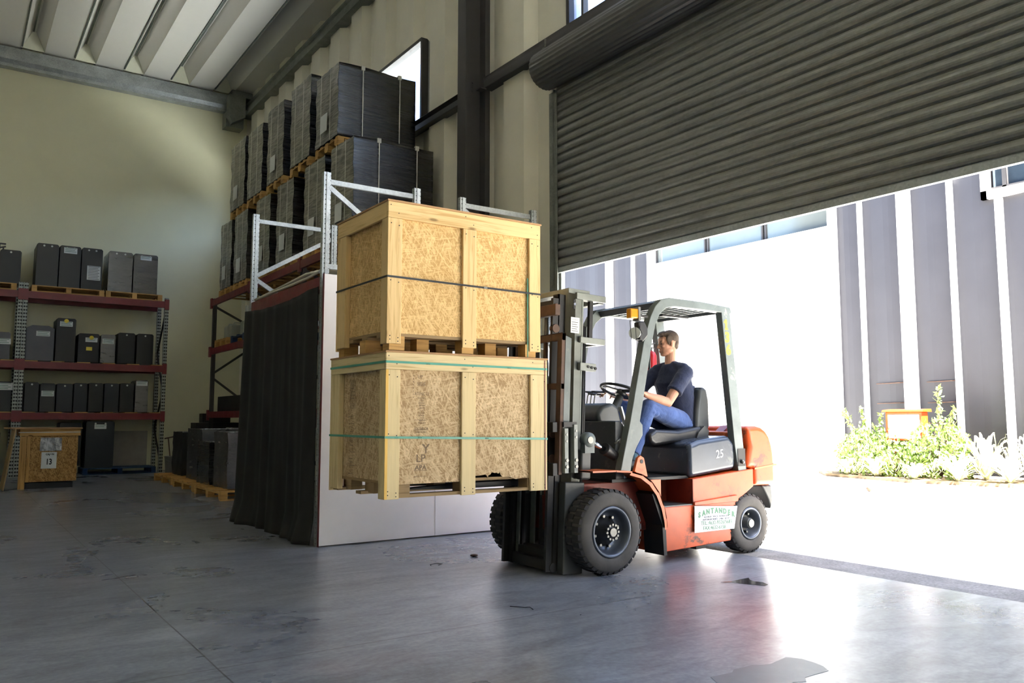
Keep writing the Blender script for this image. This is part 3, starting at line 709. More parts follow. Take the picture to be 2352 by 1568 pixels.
leafy('leafy_shrub', (16.55, 10.15, 0), .7, .75, 1.1, 2200, .085, 'leaf', 'wide green shrub left of the red hydrant box', 'shrub', ((16.4, 10.75, 1.45), (16.4, 10.3, 1.5), (16.5, 9.9, 1.35)), 3)
leafy('leafy_shrub', (16.5, 8.7, 0), .5, .62, 1.25, 1700, .085, 'leaf', 'tall green shrub with a pointed shoot right of the red hydrant box', 'shrub', ((16.3, 8.55, 1.9), (16.3, 8.25, 1.5)), 5)
leafy('leafy_shrub', (16.2, 9.35, 0), .35, .5, .62, 900, .07, 'leaf', 'low green shrub in front of the red post', 'shrub', (), 6)
def agave(name, c, r, h, n, label, seed):
    rnd = random.Random(seed); mb = MB()
    for k in range(n):
        a = 2 * PI * k / n + rnd.gauss(0, .15); rr = r * (.6 + .5 * rnd.random()); hh = h * (.35 + .75 * rnd.random())
        d = Vector((math.cos(a), math.sin(a), 0)); s_ = Vector((-d.y, d.x, 0)); w = .022 + .012 * rnd.random(); b = Vector(c)
        P = [b + d * (rr * f) + Vector((0, 0, hh * (1 - (1 - f * 1.25) ** 2) if f < .8 else hh * (1 - (f - .8) * 2.2))) for f in (0, .3, .6, .8, 1)]
        vs = []
        for p, ww in zip(P, (.5, 1, .9, .6, .05)): vs += [p - s_ * w * ww, p + s_ * w * ww]
        mb.add(vs, [(2 * i, 2 * i + 1, 2 * i + 3, 2 * i + 2) for i in range(4)])
    return tag(rebase(mb.build(name, 'leaf_pale', fix=False), c), label, 'plant')
for i, (c, r, h, lab) in enumerate((
    ((16.0, 10.45, .03), .45, .35, 'spiky pale grass clump at the left end of the planting bed'),
    ((15.95, 9.75, .03), .42, .4, 'spiky pale grass clump in front of the wide green shrub'),
    ((15.9, 8.05, .03), .55, .5, 'large spiky grass clump at the front middle of the planting bed'),
    ((16.2, 7.25, .03), .6, .55, 'large spiky grass clump at the right end of the planting bed'),
    ((16.7, 7.9, .03), .6, .85, 'tall arching grass clump behind the front row of clumps'),
    ((16.9, 7.1, .03), .6, .9, 'tall arching grass clump beside the grey ribbed wall'),
    ((15.75, 8.8, .03), .35, .3, 'small spiky grass clump at the front of the red post'))):
    agave('grass_clump', c, r, h, 46, lab, i + 20)
hc = thing('hydrant_cabinet', 'red hydrant box with pale door on a red post among the shrubs', 'hydrant box', (16.7, 9.45, 0))
MB().box(16.55, 16.8, 9.05, 9.85, .78, 1.38).build('box', 'orange', hc, bevel=.02)
MB().prism([(16.5, 1.38), (16.86, 1.38), (16.84, 1.44), (16.53, 1.42)], 'y', 9.0, 9.9).build('lid', 'orange', hc)
MB().box(16.53, 16.55, 9.1, 9.78, .82, 1.32).build('door', 'facade_white', hc)
MB().box(16.6, 16.68, 9.62, 9.70, 0, .8).build('post', 'orange', hc)
tag(rebase(MB().ball((13.1, 8.14, .035), (.05, .055, .045), 10, 7).build('stone', 'rust'), (13.1, 8.14, 0)), 'small brown stone lying alone on the sunlit yard', 'stone')

# ------------------------------------------------------------------ racks
def rack_frame(name, parent, x0, x1, y, h, mat='post', axis='x', wdt=.076, dep=.055, brace=True, plate=True):
    """one upright frame: two posts joined by horizontal and diagonal braces, spanning x (or y) at a given y (or x)"""
    def P(a, b0, b1, z0, z1, mb):
        if axis == 'x': mb.box(a, a + wdt if a == x0 else a + wdt, b0, b1, z0, z1, R='noshift')
        else: mb.box(b0, b1, a, a + wdt, z0, z1, R='noshift')
    for a in (x0, x1 - wdt):
        mb = MB()
        if axis == 'x':   # posts: channel, open face towards the rack middle
            mb.box(a, a + wdt, y, y + .012, 0, h, R='noshift').box(a, a + .004, y, y + dep, 0, h, R='noshift').box(a + wdt - .004, a + wdt, y, y + dep, 0, h, R='noshift')
            mb.box(a + wdt * .36, a + wdt * .64, y - .008, y + .002, 0, h)
        else:
            mb.box(y, y + dep, a, a + wdt, 0, h, R='noshift')
        mb.build('upright', mat, parent, bevel=.002, seg=1)
    return parent

def brace_set(parent, x0, x1, y, zs, mat, name='brace', w=.045):
    """zs: list of (za, zb) brace ends"""
    for za, zb in zs:
        MB().beam((x0 + .05, y + .035, za), (x1 - .05, y + .035, zb), .03, w, noshift=True).build(name, mat, parent)

# short rack carrying the black curtain, next to the white board
rc = thing('pallet_rack', 'short galvanised rack with a red beam carrying the black curtain', 'rack', (3.0, 7.62, 0))
for y in (7.66, 9.96):
    rack_frame('f', rc, 3.0, 4.1, y, 3.71 if y < 9 else 3.76)
brace_set(rc, 3.0, 4.1, 7.66, ((3.62, 3.62), (3.58, 2.9), (2.75, 2.75), (1.6, 2.7), (.3, 1.5)), 'galv', w=.05)
brace_set(rc, 3.0, 4.1, 9.96, ((3.68, 3.68), (2.98, 3.58), (2.95, 2.35), (1.3, 2.3), (.3, 1.2)), 'galv', w=.05)
MB().beam((3.03, 7.7, 2.58), (3.03, 10.0, 2.58), .05, .13, noshift=True).build('beam', 'rack_red', rc)
MB().beam((4.05, 7.7, 2.60), (4.05, 10.0, 2.60), .05, .12).build('beam', 'rack_red', rc)
MB().beam((3.03, 7.7, 1.2), (3.03, 10.0, 1.2), .05, .12).build('beam', 'rack_red', rc)
MB().box(2.996, 3.0, 7.586, 7.62, 0.0, 2.66).build('edge_strip', 'rack_red', rc)
MB().box(2.97, 3.0, 10.03, 10.08, 0.02, 2.62).build('edge_strip', 'galv', rc)
# second frame seen over the top crate
rd = thing('pallet_rack', 'galvanised rack frame rising behind the upper crate, next to the curtain rack', 'rack', (4.6, 7.62, 0))
rack_frame('f', rd, 4.6, 5.66, 7.66, 3.70)
brace_set(rd, 4.6, 5.66, 7.66, ((3.62, 3.62), (3.58, 2.9), (1.6, 2.7), (.3, 1.5)), 'galv', w=.05)

# hose lying folded on the rack top
mb = MB(); pts = []
for k in range(4):
    o = .05 * k
    pts = [(3.08 + o * .8, 9.95, 2.70 + .012 * k), (3.12 + o * .8, 9.0, 2.76 + .02 * k), (3.15 + o * .8, 8.5 - o, 2.80 + .012 * k), (3.22 + o, 8.32 - o, 2.80 + .01 * k), (3.6, 8.1 - o, 2.78)]
    q = []
    for a, b in zip(pts, pts[1:]):
        for j in range(6): q.append(Vector(a).lerp(Vector(b), j / 6))
    mb.tube(q, .014, 6)
mb.tube([(3.03, 9.9, 2.675), (3.03, 9.0, 2.68), (3.035, 8.2, 2.69), (3.03, 7.8, 2.71)], .015, 6)
for x in (3.1, 3.5, 3.9): pass
tag(rebase(mb.build('hose', 'hose'), (3.1, 9, 2.66)), 'cream hose folded in loops on top of the curtain rack', 'hose')

# black curtain hanging on the -x side of the rack
mb = MB(); ny, nz = 120, 46; vs = []; rnd = random.Random(4); ph = [rnd.random() * 6 for _ in range(8)]
for j in range(nz + 1):
    f = j / nz; z = 2.54 * (1 - f) + 0.008 * f
    for i in range(ny + 1):
        u = i / ny; y = 7.70 + 2.34 * u + .10 * f * f * u
        amp = .018 + .035 * f
        dx = amp * (math.sin(u * 34 + ph[0] + .6 * math.sin(f * 3)) * .5 + math.sin(u * 57 + ph[1]) * .3 + math.sin(u * 15 + ph[2] + f * 1.2) * .6)
        if abs(u - .36) < .05: dx -= .05 * (1 - abs(u - .36) / .05) * (0.4 + .6 * math.sin(PI * min(1, f * 1.3)))
        dx -= .09 * max(0, f - .9) / .1 * (0.5 + .5 * math.sin(u * 9))
        z2 = z + (-.05 * math.sin(PI * u) * (1 - f)) 
        vs.append((2.965 + dx * .8 - .03 * f * u, y, max(.008, z2)))
fs = [(j * (ny + 1) + i, j * (ny + 1) + i + 1, (j + 1) * (ny + 1) + i + 1, (j + 1) * (ny + 1) + i) for j in range(nz) for i in range(ny)]
mb.add(vs, fs, None, True)
o = mb.build('curtain', 'curtain', fix=False); o.modifiers.new('thick', 'SOLIDIFY').thickness = .004
tag(rebase(o, (2.95, 8.8, 0)), 'black cloth curtain hanging in folds from the short rack to the floor', 'curtain')

# white board in front of the rack end
wp = thing('white_panel', 'tall white board fixed to the rack end behind the crates', 'panel', (4.2, 7.6, 0))
MB().box(3.0, 4.30, 7.585, 7.60, .012, 2.655).build('board', 'panel_white', wp, bevel=.002)
MB().box(4.302, 5.66, 7.585, 7.60, .012, 2.655).build('board', 'panel_white', wp, bevel=.002)
MB().box(4.27, 4.33, 7.58, 7.586, .012, 1.2).build('joint_tape', 'panel_white', wp)

# main rack along the door wall
rb = thing('pallet_rack', 'long rack with red beams along the ribbed wall, loaded with black wrapped pallets', 'rack', (4.6, 15, 0))
ups = [18.02, 15.35, 12.68, 10.0]
for y in ups:
    for x in (4.62, 5.72):
        MB().box(x, x + .07, y - .05, y + .05, 0, 3.82, R='noshift').build('upright', 'rack_dark', rb)
    for za, zb in ((.3, 1.2), (2.1, 1.3), (2.2, 3.0), (3.65, 3.1)): MB().beam((4.66, y, za), (5.76, y, zb), .03, .045).build('brace', 'rack_dark', rb)
for z in (3.715, 2.665, 1.32):
    for a, b in zip(ups, ups[1:]):
        for x in (4.6, 5.8): MB().beam((x, a - .02, z), (x, b + .02, z), .05, .13).build('beam', 'rack_red', rb)
for y in ups:
    for z in (3.72, 1.32, 2.67): MB().box(4.565, 4.6, y - .055, y + .055, z - .12, z + .10).build('beam_hook', 'rack_red', rb)

# back rack with cased batteries
ra = thing('pallet_rack', 'back wall rack with slotted posts and dark red beams, full of dark cases', 'rack', (1.2, 20.2, 0))
for x in (-1.75, -1.66, 1.13, 1.225, 4.08):
    for y in (20.2, 21.0): MB().box(x, x + .085, y, y + .07, 0, 4.06 if x > 4 else 4.16, R='noshift').build('upright', 'post_far', ra)
for x in (1.17, 4.11):
    for za, zb in ((.3, 1.0), (1.8, 1.0), (1.9, 2.8), (3.7, 2.8)): MB().beam((x, 20.25, za), (x, 21.0, zb), .03, .05).build('brace', 'rack_dark', ra)
for z in (3.9, 2.39, 1.29):
    for a, b in ((-1.58, 1.13), (1.31, 4.08)):
        for y in (20.21, 21.03): MB().beam((a, y, z), (b, y, z), .05, .15).build('beam', 'rack_red', ra)
        if z < 3:
            n = 6
            for k in range(n):
                xx = a + .12 + (b - a - .24) * k / (n - 1); MB().box(xx - .13, xx + .13, 20.2, 21.05, z + .076, z + .094).build('shelf_board', 'pallet', ra)
for x in (1.13, 1.225, 4.08):
    for z in (3.9, 2.39, 1.29): MB().box(x - .005, x + .09, 20.17, 20.2, z - .12, z + .12).build('beam_hook', 'rack_red', ra)

# ------------------------------------------------------------------ pallets
def make_pallet(name, label, w, d, mat, top=5, h=.144, loc=(0, 0, 0), group=None):
    """w along x, d along y; blocks show on the sides"""
    t = thing(name, label, 'pallet', loc, 0, group); x, y, z = loc
    mb = MB()
    for i in range(top):
        c = y - d / 2 + .05 + (d - .10) * i / (top - 1); mb.box(x - w / 2, x + w / 2, c - .048, c + .048, z + h - .022, z + h)
    for c in (x - w / 2 + .05, x, x + w / 2 - .05): mb.box(c - .05, c + .05, y - d / 2, y + d / 2, z + h - .044, z + h - .022)
    mb.build('deck', mat, t)
    mb = MB()
    for c in (x - w / 2 + .05, x, x + w / 2 - .05):
        for e in (y - d / 2 + .07, y, y + d / 2 - .07): mb.box(c - .05, c + .05, e - .07, e + .07, z + .022, z + h - .044)
    mb.build('block', mat, t)
    mb = MB()
    for e in (y - d / 2 + .05, y, y + d / 2 - .05): mb.box(x - w / 2, x + w / 2, e - .05, e + .05, z, z + .022)
    mb.build('runner', mat, t)
    return t

# ------------------------------------------------------------------ black wrapped loads on the long rack
def make_wrapped(label, x0, x1, y0, y1, z0, z1, seed, loc, group, straps=True, note=True):
    t = thing('wrapped_load', label, 'wrapped pallet load', loc, 0, group); rnd = random.Random(seed)
    nx, ny_, nz_ = 14, 12, 22; mb = MB()
    def wob(p):
        # rows of stacked sheets and cling film: rows shift slightly in and out
        k = int((p[2] - z0) / .055); r2 = random.Random(seed * 1000 + k)
        sx = (r2.random() - .5) * .005; b = .005 * math.sin(p[2] * 7 + seed) 
        px = p[0] + (sx + b + .006 * math.sin(p[1] * 23 + k)) * (1 if x0 + .2 > p[0] else .6 if p[0] < x1 - .2 else 0)
        return (px, p[1] + ((r2.random() - .5) * .004 + .003 * math.sin(p[0] * 19 + k * 2)), p[2] + (.012 * math.sin(p[0] * 5 + seed) * math.sin(p[1] * 6) if p[2] > z1 - .02 else 0))
    def grid(o, u, v, nu, nv, uvs=False):
        o, u, v = Vector(o), Vector(u), Vector(v); vs = [wob(o + u * (i / nu) + v * (j / nv)) for j in range(nv + 1) for i in range(nu + 1)]
        mb.add(vs, [(j * (nu + 1) + i, j * (nu + 1) + i + 1, (j + 1) * (nu + 1) + i + 1, (j + 1) * (nu + 1) + i) for j in range(nv) for i in range(nu)], None, True)
    X, Y, Z = x1 - x0, y1 - y0, z1 - z0; nz_ = max(8, int(Z / .055))
    grid((x0, y0, z0), (X, 0, 0), (0, 0, Z), nx, nz_); grid((x1, y1, z0), (-X, 0, 0), (0, 0, Z), nx, nz_)
    grid((x1, y0, z0), (0, Y, 0), (0, 0, Z), ny_, nz_)
    grid((x0, y0, z1), (X, 0, 0), (0, Y, 0), nx, ny_); grid((x0, y1, z0), (X, 0, 0), (0, -Y, 0), nx, ny_)
    mb.build('goods', 'wrap', t)
    mb = MB(); grid((x0 - .004, y1, z0), (0, -Y, 0), (0, 0, Z), ny_, nz_)
    mb.build('side_sheen', 'wrap_side_sheen', t, fix=False)  # reflected light on this side painted as a paler sheet
    if straps:
        for xx in (x0 + X * .30, x0 + X * .78):
            MB().box(xx - .008, xx + .008, y0 - .018, y0 - .014, z0 - .05, z1 + .01).box(xx - .008, xx + .008, y0 - .016, y1, z1 + .012, z1 + .016).build('strap', 'strap_white', t)
            MB().box(xx - .03, xx + .03, y0 - .022, y0 + .03, z1 - .05, z1 + .018).build('edge_protector', 'strap_white', t, bevel=.003)
    for yy in (y0 + Y * .3, y0 + Y * .72): MB().box(x0 - .026, x0 - .022, yy - .006, yy + .006, z0, z1).build('strap', 'strap_white', t)
    if note: MB().box(x0 - .030, x0 - .026, y0 + Y * .42, y0 + Y * .72, z0 + .18, z0 + .46).build('paper_note', 'paper', t)
    return t
grpL = 'black wrapped loads on the long rack'
LOW = [(10.67, 11.50), (11.76, 12.62), (13.15, 13.98), (14.35, 15.17), (15.70, 16.55), (16.76, 17.55)]
UP = [(11.29, 12.18, 6.64), (12.45, 13.36, 6.86), (13.73, 14.6, 6.86), (14.90, 15.8, 6.80), (16.0, 16.95, 6.86)]
ordL = ['nearest', 'second', 'third', 'fourth', 'fifth', 'farthest']; ordU = ['nearest', 'second', 'third', 'fourth', 'farthest']
pal0 = None
for i, (a, b) in enumerate(LOW):
    make_wrapped('black film-wrapped load on the lower tier of the long rack, %s from the door' % ordL[i], 4.62, 5.92, a, b, 3.94, 5.31, i + 1, (5.27, a, 3.94), grpL, note=True)
    lab = 'wooden pallet resting on the red beam under the %s lower wrapped load' % ordL[i]
    loc = (5.24, (a + b) / 2, 3.786)
    if pal0 is None: pal0 = make_pallet('wooden_pallet', lab, 1.24, .92, 'pallet', loc=loc, group='pallets under the wrapped loads')
    else: dup(pal0, loc, 0, lab)
for i, (a, b, zt) in enumerate(UP):
    make_wrapped('black film-wrapped load on the top tier of the long rack, %s from the door' % ordU[i], 4.62, 5.93, a, b, 5.49, zt, i + 11, (5.27, a, 5.49), grpL, note=(i % 2 == 0))
    dup(pal0, (5.24, (a + b) / 2, 5.335), 0, 'wooden pallet between the two tiers under the %s top wrapped load' % ordU[i])

# milky cans on the middle level of the long rack
pw = dup(pal0, (5.2, 17.2, 2.735), 0, 'light wooden pallet under the milky cans at the far end of the long rack', 'pallets on the middle level of the long rack')
pb = make_pallet('wooden_pallet', 'blue painted pallet under the milky cans behind the curtain edge', 1.2, 1.7, 'blue_wood', loc=(5.2, 15.7, 2.735), group='pallets on the middle level of the long rack')
j0 = None
for i, y in enumerate((17.45, 17.1, 16.3, 15.95, 15.6, 15.25)):
    lab = ['milky plastic can at the far left end of the row', 'milky plastic can next to the far left one', 'milky plastic can at the left end of the blue pallet', 'milky plastic can second on the blue pallet', 'milky plastic can third on the blue pallet', 'milky plastic can beside the curtain edge'][i]
    loc = (4.9, y, 2.88)
    if j0 is None:
        j0 = thing('jerry_can', lab, 'can', loc, 0, 'milky cans on the long rack')
        MB().box(4.74, 5.06, y - .13, y + .13, 2.88, 3.18).build('body', 'jerry', j0, bevel=.04, seg=3)
        MB().tube([(4.80, y, 3.17), (4.82, y, 3.22), (4.96, y, 3.22), (4.98, y, 3.17)], .018, 8).build('handle', 'jerry', j0)
        MB().cyl((5.02, y, 3.17), (5.02, y, 3.21), .03, n=12).build('cap', 'strap_white', j0)
    else: dup(j0, loc, 0, lab)

# ------------------------------------------------------------------ cases on the back rack
ncase = [0]
def case(x0, x1, z0, z1, label, mat='case', eyes=2, note=None, y0=20.25, dep=.62, film_=False, group=None, dot=None, shoulder=0):
    cx = (x0 + x1) / 2; t = thing('battery_case', label, 'case', (cx, y0 + dep / 2, z0), 0, group)
    g = .008; b = .02
    if shoulder: pts = [(x0 + g, z0), (x1 - g, z0), (x1 - g, z1 - shoulder), (x1 - .12, z1), (x0 + .12, z1), (x0 + g, z1 - shoulder)]
    else: pts = [(x0 + g, z0), (x1 - g, z0), (x1 - g, z1 - .03), (x1 - g - .03, z1), (x0 + g + .03, z1), (x0 + g, z1 - .03)]
    MB().prism(pts, 'y', y0, y0 + dep).build('body', 'wrap_clear' if film_ else mat, t, bevel=.006, seg=1)
    w = x1 - x0
    if eyes: 
        mb = MB()
        for e in ((-.17, .17) if eyes == 2 else (0,)): mb.cyl((cx + e * w, y0 - .004, z1 - .05), (cx + e * w, y0 + .01, z1 - .05), .02, n=12)
        mb.build('lifting_eye', 'hole', t)
    if note:
        nx, nz, nw, nh = note; lb = MB().box(cx + nx - nw / 2, cx + nx + nw / 2, y0 - .004, y0 - .001, z1 - nz - nh, z1 - nz).build('sticker', 'paper', t)
        mb = MB()
        for k in range(max(2, int(nh / .035))): mb.box(cx + nx - nw * .42, cx + nx + nw * (.42 - .1 * (k % 2)), y0 - .006, y0 - .0045, z1 - nz - .022 - k * .035, z1 - nz - .012 - k * .035)
        mb.build('printed_lines', 'green_ink' if nh < .3 else 'ink', lb)
    if dot: MB().cyl((cx + dot[0], y0 - .006, z1 - dot[1]), (cx + dot[0], y0, z1 - dot[1]), .045, n=14).build('yellow_sticker', 'yellow', t)
    return t
gt = 'cases on the top level of the back rack'; gm = 'cases on the middle level of the back rack'; gl = 'cases on the low level of the back rack'; gf = 'cases on the floor under the back rack'
zt = 4.12
make_pallet('wooden_pallet', 'wooden pallet under the three tall cases on top of the back rack', 1.42, .8, 'pallet', loc=(2.08, 20.62, 3.98), group='pallets on the back rack')
make_pallet('wooden_pallet', 'wooden pallet under the two film-wrapped cases on top of the back rack', 1.2, .8, 'pallet', loc=(3.42, 20.62, 3.98), group='pallets on the back rack')
make_pallet('wooden_pallet', 'wooden pallet at the left edge of the photo on top of the back rack', 1.3, .8, 'pallet', loc=(.44, 20.62, 3.98), group='pallets on the back rack')
case(.75, 1.16, zt, 4.84, 'dark case at the left edge of the top level', 'case', 1, None, group=gt)
case(.30, .73, zt, 4.84, 'dark case cut by the left frame edge on the top level', 'case', 1, None, group=gt)
case(1.42, 1.86, zt, 5.06, 'tall dark case without sticker, left of the trio on the top level', 'case', 2, None, group=gt, dep=.72)
case(1.862, 2.297, zt, 5.06, 'tall dark case with a small sticker at its head, middle of the trio', 'case', 2, (0, .04, .26, .13), group=gt, dep=.72)
case(2.299, 2.737, zt, 5.06, 'tall dark case with a large white sticker low on its front', 'case', 2, (.04, .40, .27, .32), group=gt, dep=.72)
case(2.84, 3.365, zt, 5.05, 'film-wrapped grey case at the right of the top level, left of its pair', 'case', 2, None, group=gt, dep=.7, film_=True)
case(3.37, 3.905, zt, 5.05, 'film-wrapped case with a head sticker at the right end of the top level', 'case', 2, (0, .04, .24, .10), group=gt, dep=.7, film_=True)
a0 = thing('clamp_fitting', 'black metal clamp standing on the dark case at the top left', 'fitting', (.76, 20.5, 4.84))
MB().box(.72, .76, 20.4, 20.44, 4.84, 4.98).box(.80, .83, 20.4, 20.44, 4.84, 4.92).beam((.70, 20.42, 4.88), (.86, 20.42, 4.93), .03, .03).box(.72, .86, 20.4, 20.44, 4.97, 5.0).build('arm', 'black_plastic', a0)
zm = 2.485
case(.45, 1.045, zm, 3.07, 'grey case with a sticker left of the slotted post on the middle level', 'case_grey', 0, (.1, .14, .40, .12), group=gm)
case(1.31, 1.86, zm, 3.25, 'light grey case with sloping shoulders on the middle level', 'case_grey', 0, (.05, .12, .26, .11), group=gm, shoulder=.06)
case(1.87, 2.27, zm, 3.44, 'tallest black case with sticker and yellow dot on the middle level', 'case_black', 0, (0, .07, .25, .11), dot=(0, .06), group=gm)
case(2.31, 2.75, zm, 3.13, 'black case with a yellow label on the middle level', 'case_black', 0, (.05, .09, .24, .10), dot=(.05, .09), group=gm)
case(2.76, 3.08, zm, 3.13, 'narrow film-wrapped case with a sticker on the middle level', 'case_grey', 0, (0, .10, .24, .11), group=gm, film_=True)
case(3.11, 3.49, zm, 3.19, 'plain black case second from the right post on the middle level', 'case_black', 1, None, group=gm)
case(3.51, 3.88, zm, 3.19, 'plain black case next to the right post on the middle level', 'case_black', 1, None, group=gm)
yl = MB().box(2.48, 2.60, 20.243, 20.246, 2.75, 2.83).build('label_sticker', 'yellow'); tag(rebase(yl, (2.54, 20.244, 2.75)), 'yellow label stuck on the black case of the middle level', 'label')
zl = 1.385
xs_ = [(.45, 1.12, 2.02, 'wide dark case with a sticker left of the slotted post on the low level', (.1, .03, .5, .15), 'case'),
       (1.34, 1.62, 2.02, 'plain grey-black case nearest the left post on the low level', None, 'case'),
       (1.63, 1.935, 2.0, 'black case with a sticker at half height on the low level', (0, .16, .24, .12), 'case'),
       (1.94, 2.27, 2.0, 'plain blue-black case third from the left post on the low level', None, 'case_blue'),
       (2.275, 2.56, 2.02, 'plain blue-black case fourth from the left post on the low level', None, 'case_blue'),
       (2.565, 2.875, 2.03, 'plain black case fifth from the left post on the low level', None, 'case_black'),
       (2.88, 3.195, 2.03, 'plain dark case sixth from the left post on the low level', None, 'case_blue'),
       (3.20, 3.51, 2.04, 'plain black case seventh from the left post on the low level', None, 'case_black'),
       (3.52, 3.81, 2.12, 'film-wrapped case with a head sticker at the right end of the low level', (0, .03, .24, .1), 'case')]
for a, b, z1, lab, note, m_ in xs_: case(a, b, zl, z1, lab, m_, 1 if note is None else 0, note, group=gl, film_=('film' in lab))
make_pallet('wooden_pallet', 'blue painted pallet on the floor under the back rack', 1.5, .8, 'blue_wood', loc=(3.28, 20.62, 0), group='pallets on the floor by the back rack')
case(2.55, 3.14, .146, 1.18, 'large dark case with a sticker standing on the blue floor pallet', 'case_blue', 2, (.0, .07, .24, .10), group=gf)
case(2.05, 2.50, .2, 1.15, 'dark case behind the small crate on the floor', 'case_black', 0, None, group=gf, y0=20.4)
case(.3, .95, .1, .98, 'dark case in the shadow at the far left on the floor', 'case_black', 0, None, group=gf, y0=20.0)

# white board leaning on the back wall behind the rack foot
tag(rebase(MB().box(3.2, 4.0, 21.16, 21.19, .1, .95).build('wall_board', 'bucket'), (3.6, 21.17, 0)), 'pale board standing against the back wall behind the rack', 'board')

# bucket with tools
bk = thing('bucket', 'pale plastic bucket between the back rack and the wrapped goods', 'bucket', (4.27, 19.7, 0))
MB().lathe([(.0, .02), (.14, .0), (.165, .38), (.172, .38), (.172, .40), (.155, .40), (.13, .03), (0, .03)], (4.27, 19.7, 0), 'z', 24).build('body', 'bucket', bk)
MB().tube([(4.10, 19.7, .38), (4.12, 19.6, .3), (4.27, 19.54, .25), (4.42, 19.6, .3), (4.44, 19.7, .38)], .006, 6).build('handle', 'steel', bk)
tool = thing('hand_tool', 'long T-handled tool standing in the pale bucket', 'tool', (4.2, 19.7, .05))
MB().cyl((4.26, 19.7, .05), (4.17, 19.72, .80), .012, n=8).build('shaft', 'rust', tool); MB().cyl((4.09, 19.72, .79), (4.29, 19.72, .83), .014, n=8).build('handle', 'rust', tool)
tool = thing('hand_brush', 'short black brush sticking out of the pale bucket', 'brush', (4.36, 19.7, .05))
MB().cyl((4.32, 19.7, .05), (4.40, 19.7, .5), .015, n=8).build('shaft', 'black_plastic', tool); MB().box(4.35, 4.44, 19.67, 19.73, .42, .60).build('bristles', 'black_plastic', tool, bevel=.01)

# wrapped machines on two pallets on the floor
gp = 'pallets on the floor beside the curtain'
make_pallet('wooden_pallet', 'worn wooden pallet on the floor next to the curtain, nearer one', 1.1, 1.6, 'pallet', loc=(4.0, 13.45, 0), group=gp)
make_pallet('wooden_pallet', 'worn wooden pallet on the floor, middle one of the row by the curtain', 1.1, 1.5, 'pallet', loc=(4.03, 15.2, 0), group=gp)
make_pallet('wooden_pallet', 'worn wooden pallet on the floor, farthest of the row by the curtain', 1.1, 1.5, 'pallet', loc=(4.06, 17.0, 0), group=gp)
def bundle(label, x0, x1, y0, y1, z1, mat, seed):
    t = thing('wrapped_machine', label, 'wrapped goods', ((x0 + x1) / 2, (y0 + y1) / 2, .146), 0, 'film-wrapped goods on the floor pallets'); rnd = random.Random(seed)
    mb = MB(); n = 8
    def g(o, u, v):
        o, u, v = Vector(o), Vector(u), Vector(v); vs = [o + u * (i / n) + v * (j / n) + Vector((rnd.gauss(0, .006), rnd.gauss(0, .006), rnd.gauss(0, .004))) for j in range(n + 1) for i in range(n + 1)]
        mb.add(vs, [(j * (n + 1) + i, j * (n + 1) + i + 1, (j + 1) * (n + 1) + i + 1, (j + 1) * (n + 1) + i) for j in range(n) for i in range(n)], None, True)
    X, Y, Z, z0 = x1 - x0, y1 - y0, z1 - .15, .15
    g((x0, y0, z0), (X, 0, 0), (0, 0, Z)); g((x1, y0, z0), (0, Y, 0), (0, 0, Z)); g((x1, y1, z0), (-X, 0, 0), (0, 0, Z)); g((x0, y1, z0), (0, -Y, 0), (0, 0, Z)); g((x0, y0, z1), (X, 0, 0), (0, Y, 0))
    mb.build('goods', mat, t, fix=False)
    MB().tube([(x0 - .01, y0 - .01, z1), (x1, y0 - .015, z1 + .005), (x1, y1, z1 + .01)], .012, 6).build('film_fold', 'pouch', t); return t
bundle('film-wrapped dark goods nearest the curtain on the floor pallet', 3.62, 4.35, 12.95, 13.75, 1.02, 'wrap_clear', 1)
bundle('low film-wrapped block in front of the taller goods', 3.6, 4.2, 13.95, 14.7, .85, 'wrap', 2)
bundle('broad film-wrapped dark goods in the middle of the floor pallets', 3.7, 4.4, 14.85, 15.9, 1.05, 'wrap_clear', 3)
bundle('narrow dark wrapped block at the far end of the floor pallets', 3.75, 4.3, 16.5, 17.3, .98, 'case', 4)
tag(rebase(MB().box(4.45, 5.4, 18.4, 18.9, 0, 1.15).box(4.6, 5.2, 18.5, 18.8, 1.15, 1.35).build('machine_part', 'case_black', bevel=.01), (5, 18.6, 0)), 'dark stepped machine part behind the wrapped goods at the rack end', 'machine part')
tag(rebase(MB().box(4.72, 5.68, 15.5, 17.8, 1.386, 1.70).build('dark_crate', 'case_black', bevel=.01), (5.2, 16.6, 1.386)), 'dark flat box on the lowest level of the long rack behind the curtain edge', 'box')

# small numbered crate at the left
cr = thing('wooden_crate', 'small brown OSB crate with a white sheet numbered 13 on the floor', 'crate', (1.5, 17.1, 0), 0)
x0, x1, y0, y1 = 1.06, 2.0, 16.75, 17.6
MB().box(x0 + .10, x1, y0 + .02, y1, .12, .95).build('panel', 'osb_dark', cr)
MB().box(x0 + .03, x0 + .13, y0, y0 + .03, .0, .92).build('batten', 'pallet', cr); MB().box(x0 + .14, x0 + .19, y0 + .0, y0 + .02, .12, .92).build('batten', 'pallet', cr)
MB().box(x0 + .02, x1 + .03, y0 - .01, y0 + .02, .93, 1.05).build('top_rail', 'pallet', cr)
MB().box(x0 + .02, x0 + .05, y0, y1, .93, 1.05).build('top_rail', 'pallet', cr)
MB().prism([(x0 - .12, y0 - .06), (x1 + .06, y0 - .04), (x1 - .12, y1 + .05), (x0 - .18, y1 + .05)], 'z', 1.05, 1.075).build('lid', 'ply', cr)
MB().box(x0 + .0, x1 + .03, y0 - .014, y0 - .01, .985, 1.0).build('strap', 'strap_white', cr)
MB().box(x0 + .15, x1 - .05, y0 + .06, y1, 0.0, .10).build('pallet_base', 'case_black', cr)
po = MB(); n = 10; rnd = random.Random(3)
